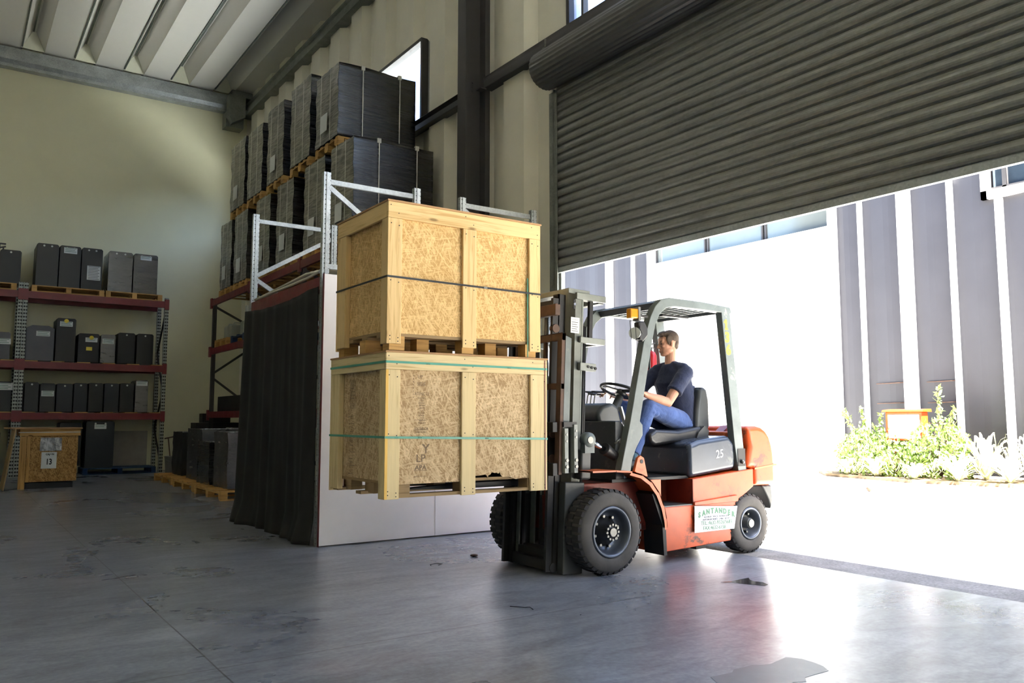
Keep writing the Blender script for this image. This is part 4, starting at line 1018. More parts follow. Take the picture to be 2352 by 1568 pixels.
vs = [(x0 + .34 + .34 * i / n + rnd.gauss(0, .003), y0 + .005 + rnd.gauss(0, .007), .90 - .24 * j / n + rnd.gauss(0, .003)) for j in range(n + 1) for i in range(n + 1)]
po.add(vs, [(j * (n + 1) + i, (j + 1) * (n + 1) + i, (j + 1) * (n + 1) + i + 1, j * (n + 1) + i + 1) for j in range(n) for i in range(n)], None, True)
po.build('document_pouch', 'pouch', cr, fix=False)
sh = MB().box(x0 + .37, x0 + .61, y0 + .008, y0 + .012, .35, .64).build('paper_sheet', 'paper', cr)
mb = lettering(MB(), '13', .14, (x0 + .49, y0 + .006, .465), bold=.004, squash=.72); lettering(mb, 'CAJÓN', .04, (x0 + .50, y0 + .006, .60), bold=.002)
mb.build('lettering', 'ink', sh)
lb = MB().beam((x0 - .20, y0 + .15, .0), (x0 - .06, y0 + .18, 1.04), .02, .9, up=(0, 1, 0)).build('loose_board', 'pallet_grey')
tag(rebase(lb, (x0 - .1, y0, 0)), 'loose board leaning against the left side of the small numbered crate', 'board')
# ------------------------------------------------------------------ crates on the forks
def nails(mb, spots, y):
    for x, z in spots: mb.cyl((x, y - .002, z), (x, y + .002, z), .004, n=6)
def crate_parts(t, x0, x1, y0, y1, zb, zt, rail, osbz, osbm, pinef, pineE, cmid, right0, lid_over=0.0, ragged=False):
    """zb board feet, zt lid underside, osbz lower edge of the sheet panels"""
    th = .024
    # sheet panels: front left, front right, left side, the two hidden sides
    MB().box(x0 + .05, cmid, y0 + th, y0 + th + .012, osbz, zt - .02).build('panel', osbm, t)
    if ragged:
        a, b = cmid + .02, x1 - .05; pts = [(b, zt - .02), (a, zt - .02), (a, osbz)]; rnd = random.Random(2)
        L = [(a + .06, osbz), (a + .08, osbz + .035), (a + .20, osbz + .045), (a + .22, osbz + .028), (a + .26, osbz + .055), (a + .33, osbz + .05), (a + .35, osbz + .02), (b - .04, osbz), (b, osbz)]
        for (p, q), (r, s_) in zip(L, L[1:]):
            for k in range(5): f = k / 5; pts.append((p + (r - p) * f, q + (s_ - q) * f + rnd.gauss(0, .004)))
        pts.append(L[-1]); MB().prism(pts, 'y', y0 + th, y0 + th + .012).build('panel', osbm, t)
    else: MB().box(cmid, x1 - .05, y0 + th, y0 + th + .012, osbz, zt - .02).build('panel', osbm, t)
    MB().box(x0 + .045, x0 + .057, y0 + .04, y1 - .04, osbz, zt - .02).build('panel', osbm, t)
    MB().box(x0 + .05, x1 - .05, y1 - th - .012, y1 - th, osbz, zt - .02).build('panel', osbm, t)
    MB().box(x1 - th - .012, x1 - th, y0 + .05, y1 - .05, osbz, zt - .02).build('panel', osbm, t)
    zr = zt - rail
    for a, b in ((x0, x0 + .112), (cmid + .0, cmid + .12), (right0, x1)):
        MB().box(a, b, y0, y0 + th, zb, zr - .001).build('batten', pinef, t, bevel=.003, seg=1)
        MB().box(a, b, y1 - th, y1, zb, zr - .001).build('batten', pinef, t, bevel=.003, seg=1)
    MB().box(x0 - .0, x0 + .044, y0 + th + .001, y0 + .10, zb, zr - .001).build('batten', pinef, t, bevel=.003, seg=1)
    MB().box(x0 - .0, x0 + .044, y1 - .17, y1 - th - .001, zb + .02, zr - .001).build('batten', pinef, t, bevel=.003, seg=1)
    MB().box(x1 - th, x1, y0 + .001, y0 + .10, zb, zr - .001).build('batten', pinef, t); MB().box(x1 - th, x1, y1 - .10, y1 - .001, zb, zr - .001).build('batten', pinef, t)
    MB().box(x0 - .001, x1 + .001, y0 - .002, y0 + th, zr, zt).build('top_rail', pinef, t, bevel=.003, seg=1)
    MB().box(x0 - .001, x0 + th, y0 + th, y1, zr, zt).build('top_rail', pinef, t, bevel=.003, seg=1)
    MB().box(x0, x1, y1 - th, y1, zr, zt).build('top_rail', pinef, t); MB().box(x1 - th, x1 + .001, y0 + th, y1 - th, zr, zt).build('top_rail', pinef, t)
    MB().box(x0 - .006 - lid_over, x1 + .008, y0 - .008, y1 + .006 + lid_over, zt, zt + .012).build('lid', 'ply', t)
    MB().box(x0 + .04, x1 - .04, y0 + .04, y1 - .04, osbz - .001, osbz + .02).build('floor_boards', 'pallet_grey', t)
    mb = MB()
    sp = []
    for a, b in ((x0, x0 + .112), (cmid, cmid + .12), (right0, x1)):
        for z in (zb + .03, zb + .055, (zb + zr) / 2, zr - .04): sp += [(a + .025, z), (b - .025, z - .012)]
        sp += [(a + .02, zt - .025), (b - .03, zt - .08)]
    nails(mb, sp, y0 - .0015); mb.build('nail', 'ink', t)
def strap_loop(t, x0, x1, y0, y1, z, zr, w, mat, text=None):
    e = .003
    mb = MB().box(x0, x1, y0 - e - .002, y0 - e + .001, z - w / 2, z + w / 2)
    mb.v = [(p[0], p[1], p[2] + (zr - z) * (p[0] - x0) / (x1 - x0)) for p in mb.v]
    mb.box(x0 - e - .002, x0 - e + .001, y0 - e - .002, y1 + e, z - w / 2, z + w / 2).box(x0, x1, y1 + e, y1 + e + .002, z - w / 2, z + w / 2).box(x1 + e, x1 + e + .002, y0, y1, zr - w / 2, zr + w / 2)
    return mb.build('strap', mat, t)

X0, X1, Y0, Y1 = 2.475, 3.865, 5.10, 6.08
t = lower = thing('wooden_crate', 'lower weathered OSB crate with two green straps on the forklift forks', 'crate', (3.17, 5.6, .675))
crate_parts(t, X0, X1, Y0, Y1, .675, 1.685, .118, .772, 'osb_old', 'pine_pale', 'pine_edge', 3.088, 3.706, ragged=True)
MB().box(X0 - .002, X0 + .018, Y0 - .004, Y0 + .0, .68, 1.565).build('corner_strip', 'pine_edge', t)
strap_loop(t, X0, X1, Y0, Y1, 1.618, 1.612, .016, 'strap_green'); strap_loop(t, X0, X1, Y0, Y1, 1.098, 1.070, .016, 'strap_green')
mb = MB().box(3.84, 3.846, Y0 - .006, Y0 - .003, .68, 1.68); mb.build('strap', 'strap_red', t)
mb = MB(); lettering(mb, 'ALFA 16', .009, (2.80, Y0 - .008, 1.612)); lettering(mb, 'ALFA 16', .009, (3.5, Y0 - .008, 1.608)); lettering(mb, 'ALFA 16', .009, (2.74, Y0 - .008, 1.093)); lettering(mb, 'ALFA 16', .009, (3.3, Y0 - .008, 1.081))
mb.v = [p for p in mb.v]; mb.build('strap_print', 'ink', t)
# pallet under the lower crate: blocks, runners
mb = MB()
for cx in (X0 + .16, 3.15, X1 - .12):
    for cy in (Y0 + .09, 5.59, Y1 - .09): mb.box(cx - .05, cx + .05, cy - .06, cy + .06, .70, .772)
mb.build('pallet_block', 'pallet_grey', t)
mb = MB()
for cy in (Y0 + .07, 5.59, Y1 - .07): mb.box(X0 + .03, X1 - .03, cy - .045, cy + .045, .68, .702)
mb.build('runner', 'pallet_grey', t)
mb = MB()
for k in range(7):
    cy = Y0 + .1 + .13 * k; mb.box(X0 + .03, X0 + .12, cy - .0, cy + .09, .70, .772) if k in (1, 4) else None
mb.build('pallet_block', 'pallet_grey', t)
# stamped print on the old sheets (fixed to the panel faces)
mb = MB(); yS = Y0 + .0235; rnd = random.Random(9); xs0 = 2.765
lettering(mb, 'SIDE', .035, (xs0, yS, 1.47)); lettering(mb, 'UP', .035, (xs0 - .01, yS, 1.52)); lettering(mb, 'ATENÇ 12', .032, (xs0 + .005, yS, 1.40), squash=.8)
for k in range(11):
    z = 1.37 - k * .0175; w_ = .05 + .03 * rnd.random(); lettering(mb, rnd.choice(('22/32', '48/24', 'RATED', 'PANEL', 'SPAN', '7/16')), .017, (xs0 + .01 * rnd.random(), yS, z), squash=1.2)
lettering(mb, 'EXTERIOR', .024, (xs0 + .005, yS, 1.155)); lettering(mb, 'EXPOSURE', .017, (xs0, yS, 1.13))
for z in (1.215, 1.145, .905, .862, .82): mb.box(xs0 - .055, xs0 + .05, yS - .0004, yS, z, z + .003)
lettering(mb, 'Y', .09, (xs0 + .04, yS, 1.01), bold=.002); lettering(mb, 'LP', .075, (xs0 + .0, yS, .945), bold=.001); lettering(mb, 'APA', .045, (xs0, yS, .882), bold=.001, squash=1.1)
for k in range(8): mb.box(2.70, 2.704, yS - .0004, yS, 1.37 + k * .022, 1.38 + k * .022)
mb.build('stamp', 'stamp', t)
mb = MB(); xS = X0 + .0445
for k in range(60):
    z = .80 + k * .0125; yy = 5.76 + (.05 * rnd.random() if k % 2 else 0)
    if rnd.random() < .85: mb.box(xS - .0004, xS, yy - .05 * rnd.random() - .02, yy + .035, z, z + .0018 + .003 * (rnd.random() < .3))
for k in range(9): mb.box(xS - .0004, xS, 5.70 + .012 * k, 5.703 + .012 * k, 1.30, 1.52)
mb.build('stamp', 'stamp', t)

t = thing('wooden_crate', 'upper bright new OSB crate with one black strap, topmost on the forklift load', 'crate', (3.14, 5.57, 1.70))
UX1, UY1 = 3.803, 6.0
crate_parts(t, X0, UX1, Y0, UY1, 1.745, 2.752, .115, 1.822, 'osb_new', 'pine', 'pine_edge', 3.090, 3.697)
strap_loop(t, X0, UX1, Y0, UY1, 2.216, 2.20, .014, 'strap_black')
MB().box(3.27, 3.30, Y0 - .009, Y0 - .003, 2.198, 2.214).build('strap_clip', 'steel', t)
MB().box(3.683, 3.690, Y0 + .008, Y0 + .014, 1.70, 2.32).build('green_cord', 'strap_green', t)
mb = MB()
for cx in (2.56, 2.83, 3.14, 3.42, UX1 - .09):
    for cy in (Y0 + .06, 5.55, UY1 - .06):
        w_ = .06 if cx in (2.56,) else .05
        oy = .12 if cx in (2.83, 3.42) and cy < 5.3 else 0
        mb.box(cx - w_, cx + w_, cy - .05 + oy, cy + .05 + oy, 1.702, 1.80)
mb.build('pallet_block', 'pallet', t)
mb = MB()
for cy in (Y0 + .07, 5.3, 5.55, 5.8, UY1 - .07): mb.box(X0 + .04, UX1 - .04, cy - .045, cy + .045, 1.80, 1.821)
mb.build('deck', 'pallet_grey', t)

# ------------------------------------------------------------------ forklift
F = thing('forklift', 'orange counterbalance forklift carrying two crates out of the doorway', 'forklift', (5.3, 5.52, 0))
YN, YF = 5.04, 6.0; YC = 5.52
def both(f):   # same shape on the near and the far side
    f(1); f(-1)
def side(y): return y, 2 * YC - y
# body
body = MB().prism([(5.01, .10), (5.90, .13), (5.985, .47), (6.234, .60), (6.234, .763), (5.42, .70), (5.42, .475), (5.01, .475)], 'y', YN, YF)
o = body.build('chassis', 'orange', F, bevel=.008)
MB().prism([(5.42, .50), (5.985, .535), (6.0, .50), (5.99, .475), (5.42, .47)], 'y', YN - .018, YF + .018).build('side_ridge', 'orange', F, bevel=.006)
MB().box(5.0, 5.43, 5.36, 5.95, .475, .70).build('step_riser', 'red_dark', F)
MB().prism([(5.418, .48), (5.422, .48), (5.422, .70), (5.418, .70)], 'y', YN, 5.4).build('step_side', 'red_dark', F)
MB().prism([(4.86, .71), (5.05, .71), (5.05, .475), (5.01, .475), (4.95, .62)], 'y', YN + .02, YN + .05).build('fender_plate', 'orange_worn', F)
MB().box(5.01, 5.42, YN + .005, 5.36, .47, .485).build('step_plate', 'fk_dark', F)
MB().box(4.28, 5.1, 5.17, 5.87, .28, .70).build('front_frame', 'red_dark', F, bevel=.01)
MB().box(4.55, 5.45, 5.12, 5.92, .70, .725).build('floor_plate', 'fk_black', F)
MB().cyl((4.37, 5.1, .33), (4.37, 5.94, .33), .09).build('front_axle', 'fk_black', F); MB().cyl((6.16, 5.1, .265), (6.16, 5.94, .265), .07).box(5.9, 6.4, 5.25, 5.8, .22, .6).build('rear_axle', 'fk_black', F)
MB().box(5.5, 5.62, YN + .05, YN + .12, .08, .12).build('bracket', 'fk_black', F)
for y0_, y1_ in ((4.95, 5.2), (5.84, 6.09)):
    top = [(4.20, .815), (4.45, .812), (4.62, .80), (4.74, .77), (4.84, .71), (4.92, .62), (4.975, .51), (5.005, .40), (5.012, .33)]
    mb = MB()
    for (a, b), (c_, d) in zip(top, top[1:]):
        mb.add([(a, y0_, b), (c_, y0_, d), (c_, y1_, d), (a, y1_, b), (a, y0_, b - .014), (c_ - .008, y0_, d - .012), (c_ - .008, y1_, d - .012), (a, y1_, b - .014)], [(0, 1, 2, 3), (4, 7, 6, 5), (0, 4, 5, 1), (3, 2, 6, 7)])
    mb.build('fender', 'orange_worn', F)
    rim = [(a - .03 if a > 4.6 else a, b - .03) for a, b in top[2:]]
    mb = MB()
    for (a, b), (c_, d), (e, f_), (g_, h) in zip(top[2:], top[3:], rim, rim[1:]):
        yy = y0_ if y0_ < 5.5 else y1_; mb.add([(a, yy, b), (c_, yy, d), (g_, yy, h), (e, yy, f_)], [(0, 1, 2, 3)])
    mb.build('fender_lip', 'orange_worn', F, fix=False)
    MB().prism([(4.90, .62), (5.01, .36), (5.02, .09), (4.985, .09), (4.97, .34), (4.86, .60)], 'y', y0_ + .02, y1_).build('mudflap', 'fk_black', F)
MB().prism([(4.73, .79), (4.77, .90), (4.80, .92), (4.84, .90), (4.88, .74), (4.78, .76)], 'y', YN + .0, YN + .03).build('lifting_eye', 'orange_worn', F, bevel=.004)
MB().cyl((4.81, YN - .003, .87), (4.81, YN + .0, .87), .018, n=12).build('eye_hole', 'fk_black', F)
# hood and seat
hd = MB().prism([(5.42, .705), (6.03, .765), (6.03, 1.0), (5.95, 1.075), (5.55, 1.035), (5.42, 1.0)], 'y', 5.07, 5.97).build('hood', 'hood', F, bevel=.045, seg=4)
mb = lettering(MB(), '25', .105, (5.81, 5.068, .905), right=(1, 0, .1)); mb.build('number', 'white', hd)
MB().prism([(5.14, 1.02), (5.20, .985), (5.82, 1.03), (5.87, 1.09), (5.80, 1.16), (5.5, 1.12), (5.22, 1.135), (5.13, 1.09)], 'y', 5.27, 5.77).build('seat_cushion', 'seat', F, bevel=.04, seg=4)
sb = MB().prism([(5.75, 1.10), (5.80, 1.04), (5.90, 1.07), (5.945, 1.16), (5.94, 1.40), (5.915, 1.50), (5.87, 1.535), (5.81, 1.50), (5.77, 1.30)], 'y', 5.29, 5.75).build('seat_backrest', 'seat_grey', F, bevel=.045, seg=4)
MB().prism([(5.70, 1.03), (5.86, 1.04), (5.88, 1.12), (5.82, 1.16), (5.74, 1.10)], 'y', 5.25, 5.275).build('seat_hinge', 'fk_dark', F)
# counterweight
cwp = [(6.13, .78), (6.19, .96), (6.15, 1.155), (6.30, 1.16), (6.38, 1.145), (6.44, 1.11), (6.485, 1.06), (6.52, .98), (6.54, .90), (6.55, .80), (6.55, .60), (6.24, .605), (6.236, .765)]
MB().prism(cwp, 'y', 5.03, 6.01).build('counterweight', 'orange', F, bevel=.05, seg=4)
MB().prism([(6.24, .77), (6.562, .80), (6.559, .785), (6.24, .755)], 'y', 5.026, 6.014).build('crease', 'orange_worn', F)
MB().prism([(6.40, .60), (6.55, .60), (6.565, .45), (6.54, .36), (6.50, .46), (6.44, .55)], 'y', 5.08, 5.96).build('rear_bumper', 'fk_dark', F, bevel=.02)
MB().box(5.98, 6.3, 5.16, 5.88, .98, 1.11).build('radiator_cover', 'orange_worn', F, bevel=.02)
MB().prism([(6.02, 1.11), (6.10, 1.16), (6.2, 1.17), (6.2, 1.11)], 'y', 5.2, 5.3).build('latch', 'rack_red', F)
MB().box(6.04, 6.14, 5.05, 5.07, .79, .95).build('side_pocket', 'fk_black', F); MB().ball((6.09, 5.04, .83), .02).build('knob', 'steel', F)
# overhead guard
A_ = [(4.585, .785), (4.70, 1.19), (4.868, 1.865), (4.912, 1.99), (4.955, 2.10), (5.015, 2.20), (5.09, 2.265), (5.19, 2.29), (5.6, 2.287), (5.985, 2.265), (6.0, 2.235), (6.0, 2.205), (5.6, 2.215), (5.25, 2.215), (5.15, 2.195), (5.07, 2.135), (5.015, 2.04), (4.975, 1.90), (4.815, 1.205), (4.845, 1.175), (4.845, 1.09), (4.80, 1.03), (4.76, .97), (4.72, .88), (4.70, .785)]
R_ = [(5.866, 2.215), (5.982, 2.215), (6.125, .98), (6.165, .73), (6.05, .73), (6.005, .98)]
for y0_, y1_ in ((5.055, 5.13), (5.91, 5.985)):
    MB().prism(A_, 'y', y0_, y1_).build('guard_front_post', 'fk_grey', F, bevel=.006)
    rp = MB().prism(R_, 'y', y0_, y1_).build('guard_rear_post', 'fk_grey', F, bevel=.006)
    if y0_ < 5.5:
        for ch, x, z in (('1', 5.886, 2.097), ('3', 5.902, 1.976), ('6', 5.914, 1.860)):
            if ch == '1': MB().prism([(x + .022, z - .048), (x + .062, z - .048), (x + .060, z - .03), (x + .052, z - .028), (x + .050, z + .05), (x + .030, z + .05), (x + .008, z + .025), (x + .012, z + .012), (x + .028, z + .022), (x + .028, z - .03), (x + .022, z - .032)], 'y', y0_ - .002, y0_).build('number', 'yellow', rp)
            else: lettering(MB(), ch, .130, (x + .035, y0_ - .001, z), bold=.006).build('number', 'yellow', rp)
MB().prism([(5.10, 2.25), (5.19, 2.285), (5.19, 2.22), (5.13, 2.20)], 'y', 5.12, 5.92).build('guard_header', 'fk_dark', F); MB().box(5.90, 5.98, 5.12, 5.92, 2.205, 2.265).build('guard_header', 'fk_dark', F)
for k in range(7):
    x = 5.28 + .09 * k; MB().box(x - .008, x + .008, 5.12, 5.92, 2.225, 2.265).build('guard_bar', 'fk_grey', F)
MB().box(5.5, 5.85, 5.45, 5.50, 2.19, 2.21).build('light_rail', 'fk_black', F)
# front cowl, dashboard, steering
MB().prism([(4.60, .72), (4.60, 1.205), (4.66, 1.21), (4.70, 1.17), (4.70, .72)], 'y', 5.13, 5.91).build('front_cowl', 'fk_dark', F, bevel=.01)
MB().prism([(4.62, 1.20), (4.60, 1.27), (4.66, 1.34), (4.78, 1.37), (4.86, 1.33), (4.90, 1.18), (4.80, 1.10)], 'y', 5.36, 5.80).build('instrument_cowl', 'seat_grey', F, bevel=.035, seg=4)
mb = MB().prism([(4.86, 1.33), (4.875, 1.335), (4.93, 1.18), (4.915, 1.175)], 'y', 5.34, 5.38); mb.build('cowl_seam', 'white', F)
sw = Vector((5.03, YC, 1.475)); nrm = Vector((.34, 0, .94)).normalized(); ux = Vector((nrm.z, 0, -nrm.x)); uy = Vector((0, 1, 0))
MB().tube([(4.80, YC, .74), (4.88, YC, 1.2), sw - nrm * .05], [.06, .05, .035], 12).build('steering_column', 'fk_dark', F)
st = MB().tube([sw + ux * (.19 * math.cos(a)) + uy * (.19 * math.sin(a)) for a in [2 * PI * i / 48 for i in range(48)]], .0135, 10, closed=True).build('steering_wheel', 'black_plastic', F)
mb = MB()
for a in (0.5, 2.6, 4.7): mb.beam(sw, sw + ux * (.185 * math.cos(a)) + uy * (.185 * math.sin(a)) - nrm * .0, .045, .014, up=nrm)
mb.cyl(sw - nrm * .04, sw + nrm * .012, .05, .035).build('spoke', 'black_plastic', st)
mb = MB()
for i, yy in enumerate((5.70, 5.75, 5.80)):
    mb.tube([(4.84, yy, 1.28), (4.87, yy, 1.44), (4.90, yy, 1.462)], .006, 6)
mb.build('lever', 'steel', F)
mb = MB()
for i, yy in enumerate((5.70, 5.75, 5.80)): mb.tube([(4.83, yy, 1.475 - .02 * (i % 2)), (4.90, yy, 1.47 - .02 * (i % 2)), (4.98, yy, 1.468 - .02 * (i % 2))], [.006, .012, .012], 8)
mb.build('lever_knob', 'black_plastic', F)
# lamps on the front post
lp = MB().box(4.665, 4.765, 4.99, 5.05, 2.065, 2.15).build('indicator_lamp', 'amber', F, bevel=.012, seg=3)
MB().box(4.75, 4.775, 4.985, 5.06, 2.05, 2.165).build('lamp_bracket', 'steel', lp)
hl = MB().prism([(4.76, 2.04), (4.83, 2.05), (4.87, 1.99), (4.87, 1.93), (4.81, 1.87), (4.77, 1.90)], 'y', 5.0, 5.06).build('headlamp', 'black_plastic', F, bevel=.01)
MB().cyl((4.70, 4.985, 1.94), (4.76, 5.03, 1.945), .050, .042, 20).build('lens', 'lens', hl)
mb = MB(); cg = [(4.625, 4.96, 2.035), (4.74, 4.96, 2.04), (4.76, 4.98, 1.885), (4.64, 4.96, 1.885)]
mb.tube(cg, .0035, 6, closed=True).tube([(4.685, 4.958, 2.04), (4.69, 4.955, 1.88)], .003, 6).tube([(4.69, 4.96, 1.88), (4.80, 5.04, 1.885)], .005, 6).tube([(4.625, 4.96, 2.035), (4.79, 5.04, 2.05)], .0035, 6)
mb.tube([(4.77, 5.02, 2.06), (4.76, 4.99, 2.0), (4.79, 4.99, 1.95), (4.84, 5.03, 1.93)], .004, 6)
mb.build('wire_guard', 'fk_black', hl)
MB().beam((4.78, 5.03, 2.10), (4.93, 5.08, 2.10), .03, .02).beam((4.82, 5.03, 1.95), (4.89, 5.08, 1.95), .03, .03).build('lamp_arm', 'fk_black', F)

# wheels
def wheel(name_c, R, w, rr, yout, sgn, nl, nuts):
    c = Vector((name_c[0], yout, name_c[1])); g = sgn      # a measured from the outer face inwards
    P = lambda L: [(r, a * g) for r, a in L]
    wh = MB().lathe(P([(rr, .02), (rr + .012, .0), (rr + .03, -.004), (R * .80, -.006), (R * .90, .004), (R * .965, .022), (R * .978, .05), (R * .978, w - .05), (R * .965, w - .022), (R * .9, w - .004), (rr + .02, w), (rr, w - .02)]), c, 'y', 64, closed=True).build('wheel', 'tyre', F)
    mb = MB()
    for k in range(nl):
        for s_ in (0, 1):
            t0 = 2 * PI * (k + .5 * s_) / nl; t1 = t0 + 2 * PI / nl * .66; a0, a1 = (.006, w * .47) if s_ == 0 else (w * .53, w - .006)
            vs = []
            for r_, da in ((R * .93, 0), (R, .012)):
                for a_ in ((a0 + (da if s_ == 0 else 0)), (a1 - (da if s_ else 0))):
                    for t_ in (t0, t1): vs.append(c + Vector((r_ * math.cos(t_), a_ * g, r_ * math.sin(t_))))
            mb.add(vs, [(0, 1, 3, 2), (4, 6, 7, 5), (0, 4, 5, 1), (2, 3, 7, 6), (0, 2, 6, 4), (1, 5, 7, 3)])
    mb.build('tread', 'tyre_dark', wh)
    MB().lathe(P([(rr + .006, .012), (rr + .004, -.004), (rr - .008, -.006), (rr - .02, .004), (rr - .03, .05), (rr - .05, .085), (rr * .62, .095), (0.02, .095)]), c, 'y', 48).build('rim', 'rim', wh)
    MB().lathe(P([(rr * .60, .094), (rr * .60, .088), (rr * .36, .085), (rr * .34, .01), (rr * .28, .0), (0, .0)]), c, 'y', 32).build('hub', 'rim_dark' if nuts == 12 else 'fk_dark', wh)
    mb = MB()
    for k in range(nuts):
        t_ = 2 * PI * k / nuts; q = c + Vector((rr * .30 * math.cos(t_), -.0 * g, rr * .30 * math.sin(t_))) if nuts == 12 else None
        if q is not None: mb.cyl(q + Vector((0, .004 * g, 0)), q - Vector((0, .014 * g, 0)), .010, n=6)
    for k in range(8):
        t_ = 2 * PI * (k + .3) / 8; q = c + Vector((rr * .62 * math.cos(t_), .088 * g, rr * .62 * math.sin(t_))); mb.cyl(q, q - Vector((0, .028 * g, 0)), .012 if R > .3 else .010, n=6)
    mb.cyl(c + Vector((0, .002 * g, 0)), c - Vector((0, (.02 if nuts == 12 else .01) * g, 0)), rr * .17 if nuts == 12 else rr * .25, n=18)
    mb.build('wheel_nut', 'steel', wh)
    return wh
wheel((4.375, .334), .334, .20, .196, 4.93, 1, 34, 12); wheel((4.33, .334), .334, .20, .196, 6.14, -1, 34, 12)
wheel((6.155, .268), .268, .17, .142, 5.02, 1, 26, 0); wheel((6.155, .268), .268, .17, .142, 2 * YC - 5.02, -1, 26, 0)

# mast (tilted back a little)
TM = Matrix.Translation((4.15, 0, .1)) @ Matrix.Rotation(math.radians(2.4), 4, 'Y') @ Matrix.Translation((-4.15, 0, -.1))
def mm(): m_ = MB(); m_.T = TM; return m_
def channel(m_, x0, x1, yw, d, z0, z1, th=.016):
    """C section: web at yw, flanges towards yw+d"""
    m_.box(x0, x1, min(yw, yw + th * (1 if d > 0 else -1)), max(yw, yw + th * (1 if d > 0 else -1)), z0, z1)
    m_.box(x0, x0 + th, yw, yw + d, z0, z1).box(x1 - th, x1, yw, yw + d, z0, z1); return m_
ms = channel(mm(), 4.06, 4.235, 5.19, .08, .0, 2.285).build('mast_upright', 'mast', F, bevel=.003)
mm().box(4.10, 4.19, 5.186, 5.19, 1.93, 2.06).build('data_plate', 'paper', ms)
m_ = mm()
lx, lz = (4.145, 2.045)
T3 = lambda s, size, x, z: [m_.add([(p[0] + x, 5.1855, p[1] + z) for p in text_mesh(s, size)[0]], text_mesh(s, size)[1])]
T3('ELEVADOR', .012, lx, 2.04)
for k in range(5): m_.box(4.108, 4.175 - .01 * (k % 2), 5.185, 5.186, 1.945 + .018 * k, 1.949 + .018 * k)
m_.build('data_print', 'ink', ms)
mm().box(4.12, 4.145, 5.183, 5.19, 2.13, 2.21).build('slot', 'fk_black', ms, bevel=.01); mm().cyl((4.133, 5.18, 2.17), (4.133, 5.19, 2.17), .011).build('slot_pin', 'chrome', ms)
channel(mm(), 4.06, 4.235, 5.85, -.08, .0, 2.285).build('mast_upright', 'mast', F, bevel=.003)
channel(mm(), 3.985, 4.10, 5.215, .07, .02, 2.24).build('inner_upright', 'fk_black', F); channel(mm(), 3.985, 4.10, 5.825, -.07, .02, 2.24).build('inner_upright', 'fk_black', F)
m_ = mm().box(3.93, 3.985, 5.21, 5.24, .02, 2.20).box(3.93, 3.985, 5.80, 5.83, .02, 2.20); m_.build('roller_rail', 'fk_black', F)
m_ = mm()
for z in (2.12, 1.95, 1.1, .9): m_.cyl((3.96, 5.20, z), (3.96, 5.245, z), .035, n=18).cyl((3.96, 5.79, z), (3.96, 5.845, z), .035, n=18)
m_.build('roller', 'rust', F)
mm().box(3.99, 4.10, 5.22, 5.82, 2.14, 2.20).box(3.99, 4.10, 5.22, 5.82, .02, .10).box(3.99, 4.08, 5.22, 5.82, 1.0, 1.06).build('inner_crossmember', 'fk_black', F)
m_ = mm()
for yy in (5.42, 5.62): m_.box(4.02, 4.04, yy - .012, yy + .012, .6, 2.15)
m_.build('chain', 'steel', F)
mm().cyl((4.02, 5.42, 2.12), (4.02, 5.46, 2.12), .05).cyl((4.02, 5.58, 2.12), (4.02, 5.62, 2.12), .05).build('chain_sheave', 'steel', F)
for yy in (5.30, 5.74):
    lc = mm().cyl((4.285, yy, .1), (4.285, yy, 1.6), .030, n=16).build('lift_cylinder', 'fk_dark', F); mm().cyl((4.285, yy, 1.6), (4.285, yy, 2.2), .018, n=12).build('piston', 'chrome', lc)
mm().tube([(4.25, 5.205, 2.0), (4.255, 5.2, 1.2), (4.25, 5.205, .5)], .011, 8).tube([(4.28, 5.22, 2.0), (4.29, 5.22, 1.2), (4.27, 5.22, .5)], .009, 8).build('hydraulic_hose', 'rubber_hose', F)
# tie brackets behind the uprights
for yy, n_ in ((5.165, 0), (5.79, 1)):
    mm().box(4.14, 4.46, yy, yy + .085, 2.215, 2.27).build('tie_arm', 'mast', F, bevel=.006)
    mm().box(4.19, 4.46, yy, yy + .07, 1.855, 1.905).build('tie_arm', 'mast', F, bevel=.006)
mm().box(4.07, 4.30, 5.19, 5.85, 2.255, 2.30).build('top_crossmember', 'mast', F, bevel=.006)
mm().box(4.40, 4.465, 5.2, 5.84, 2.205, 2.255).build('tie_bar', 'mast', F, bevel=.006); mm().box(4.42, 4.465, 5.2, 5.84, 1.855, 1.905).build('tie_bar', 'mast', F, bevel=.006)
mm().box(4.31, 4.345, 5.2, 5.23, 1.9, 2.22).box(4.31, 4.345, 5.80, 5.83, 1.9, 2.22).build('tie_strut', 'fk_black', F)
cl = mm().box(4.19, 4.36, 5.16, 5.20, 1.625, 1.69).build('hose_clamp', 'mast', F, bevel=.005)
mm().cyl((4.27, 5.15, 1.66), (4.27, 5.165, 1.66), .012, n=6).cyl((4.31, 5.15, 1.655), (4.31, 5.165, 1.655), .012, n=6).cyl((4.35, 5.15, 1.65), (4.35, 5.165, 1.65), .012, n=6).build('bolt', 'fk_black', cl)
mm().box(4.04, 4.24, 5.13, 5.21, .0, .72).build('mast_foot', 'fk_dark', F, bevel=.01)
mm().box(4.04, 4.24, 5.83, 5.91, .0, .72).build('mast_foot', 'fk_dark', F, bevel=.01)
mm().box(4.06, 4.22, 5.2, 5.84, .02, .16).build('lower_crossmember', 'fk_black', F); mm().cyl((4.0, 5.2, .05), (4.0, 5.26, .05), .035, n=16).build('roller', 'fk_black', F)
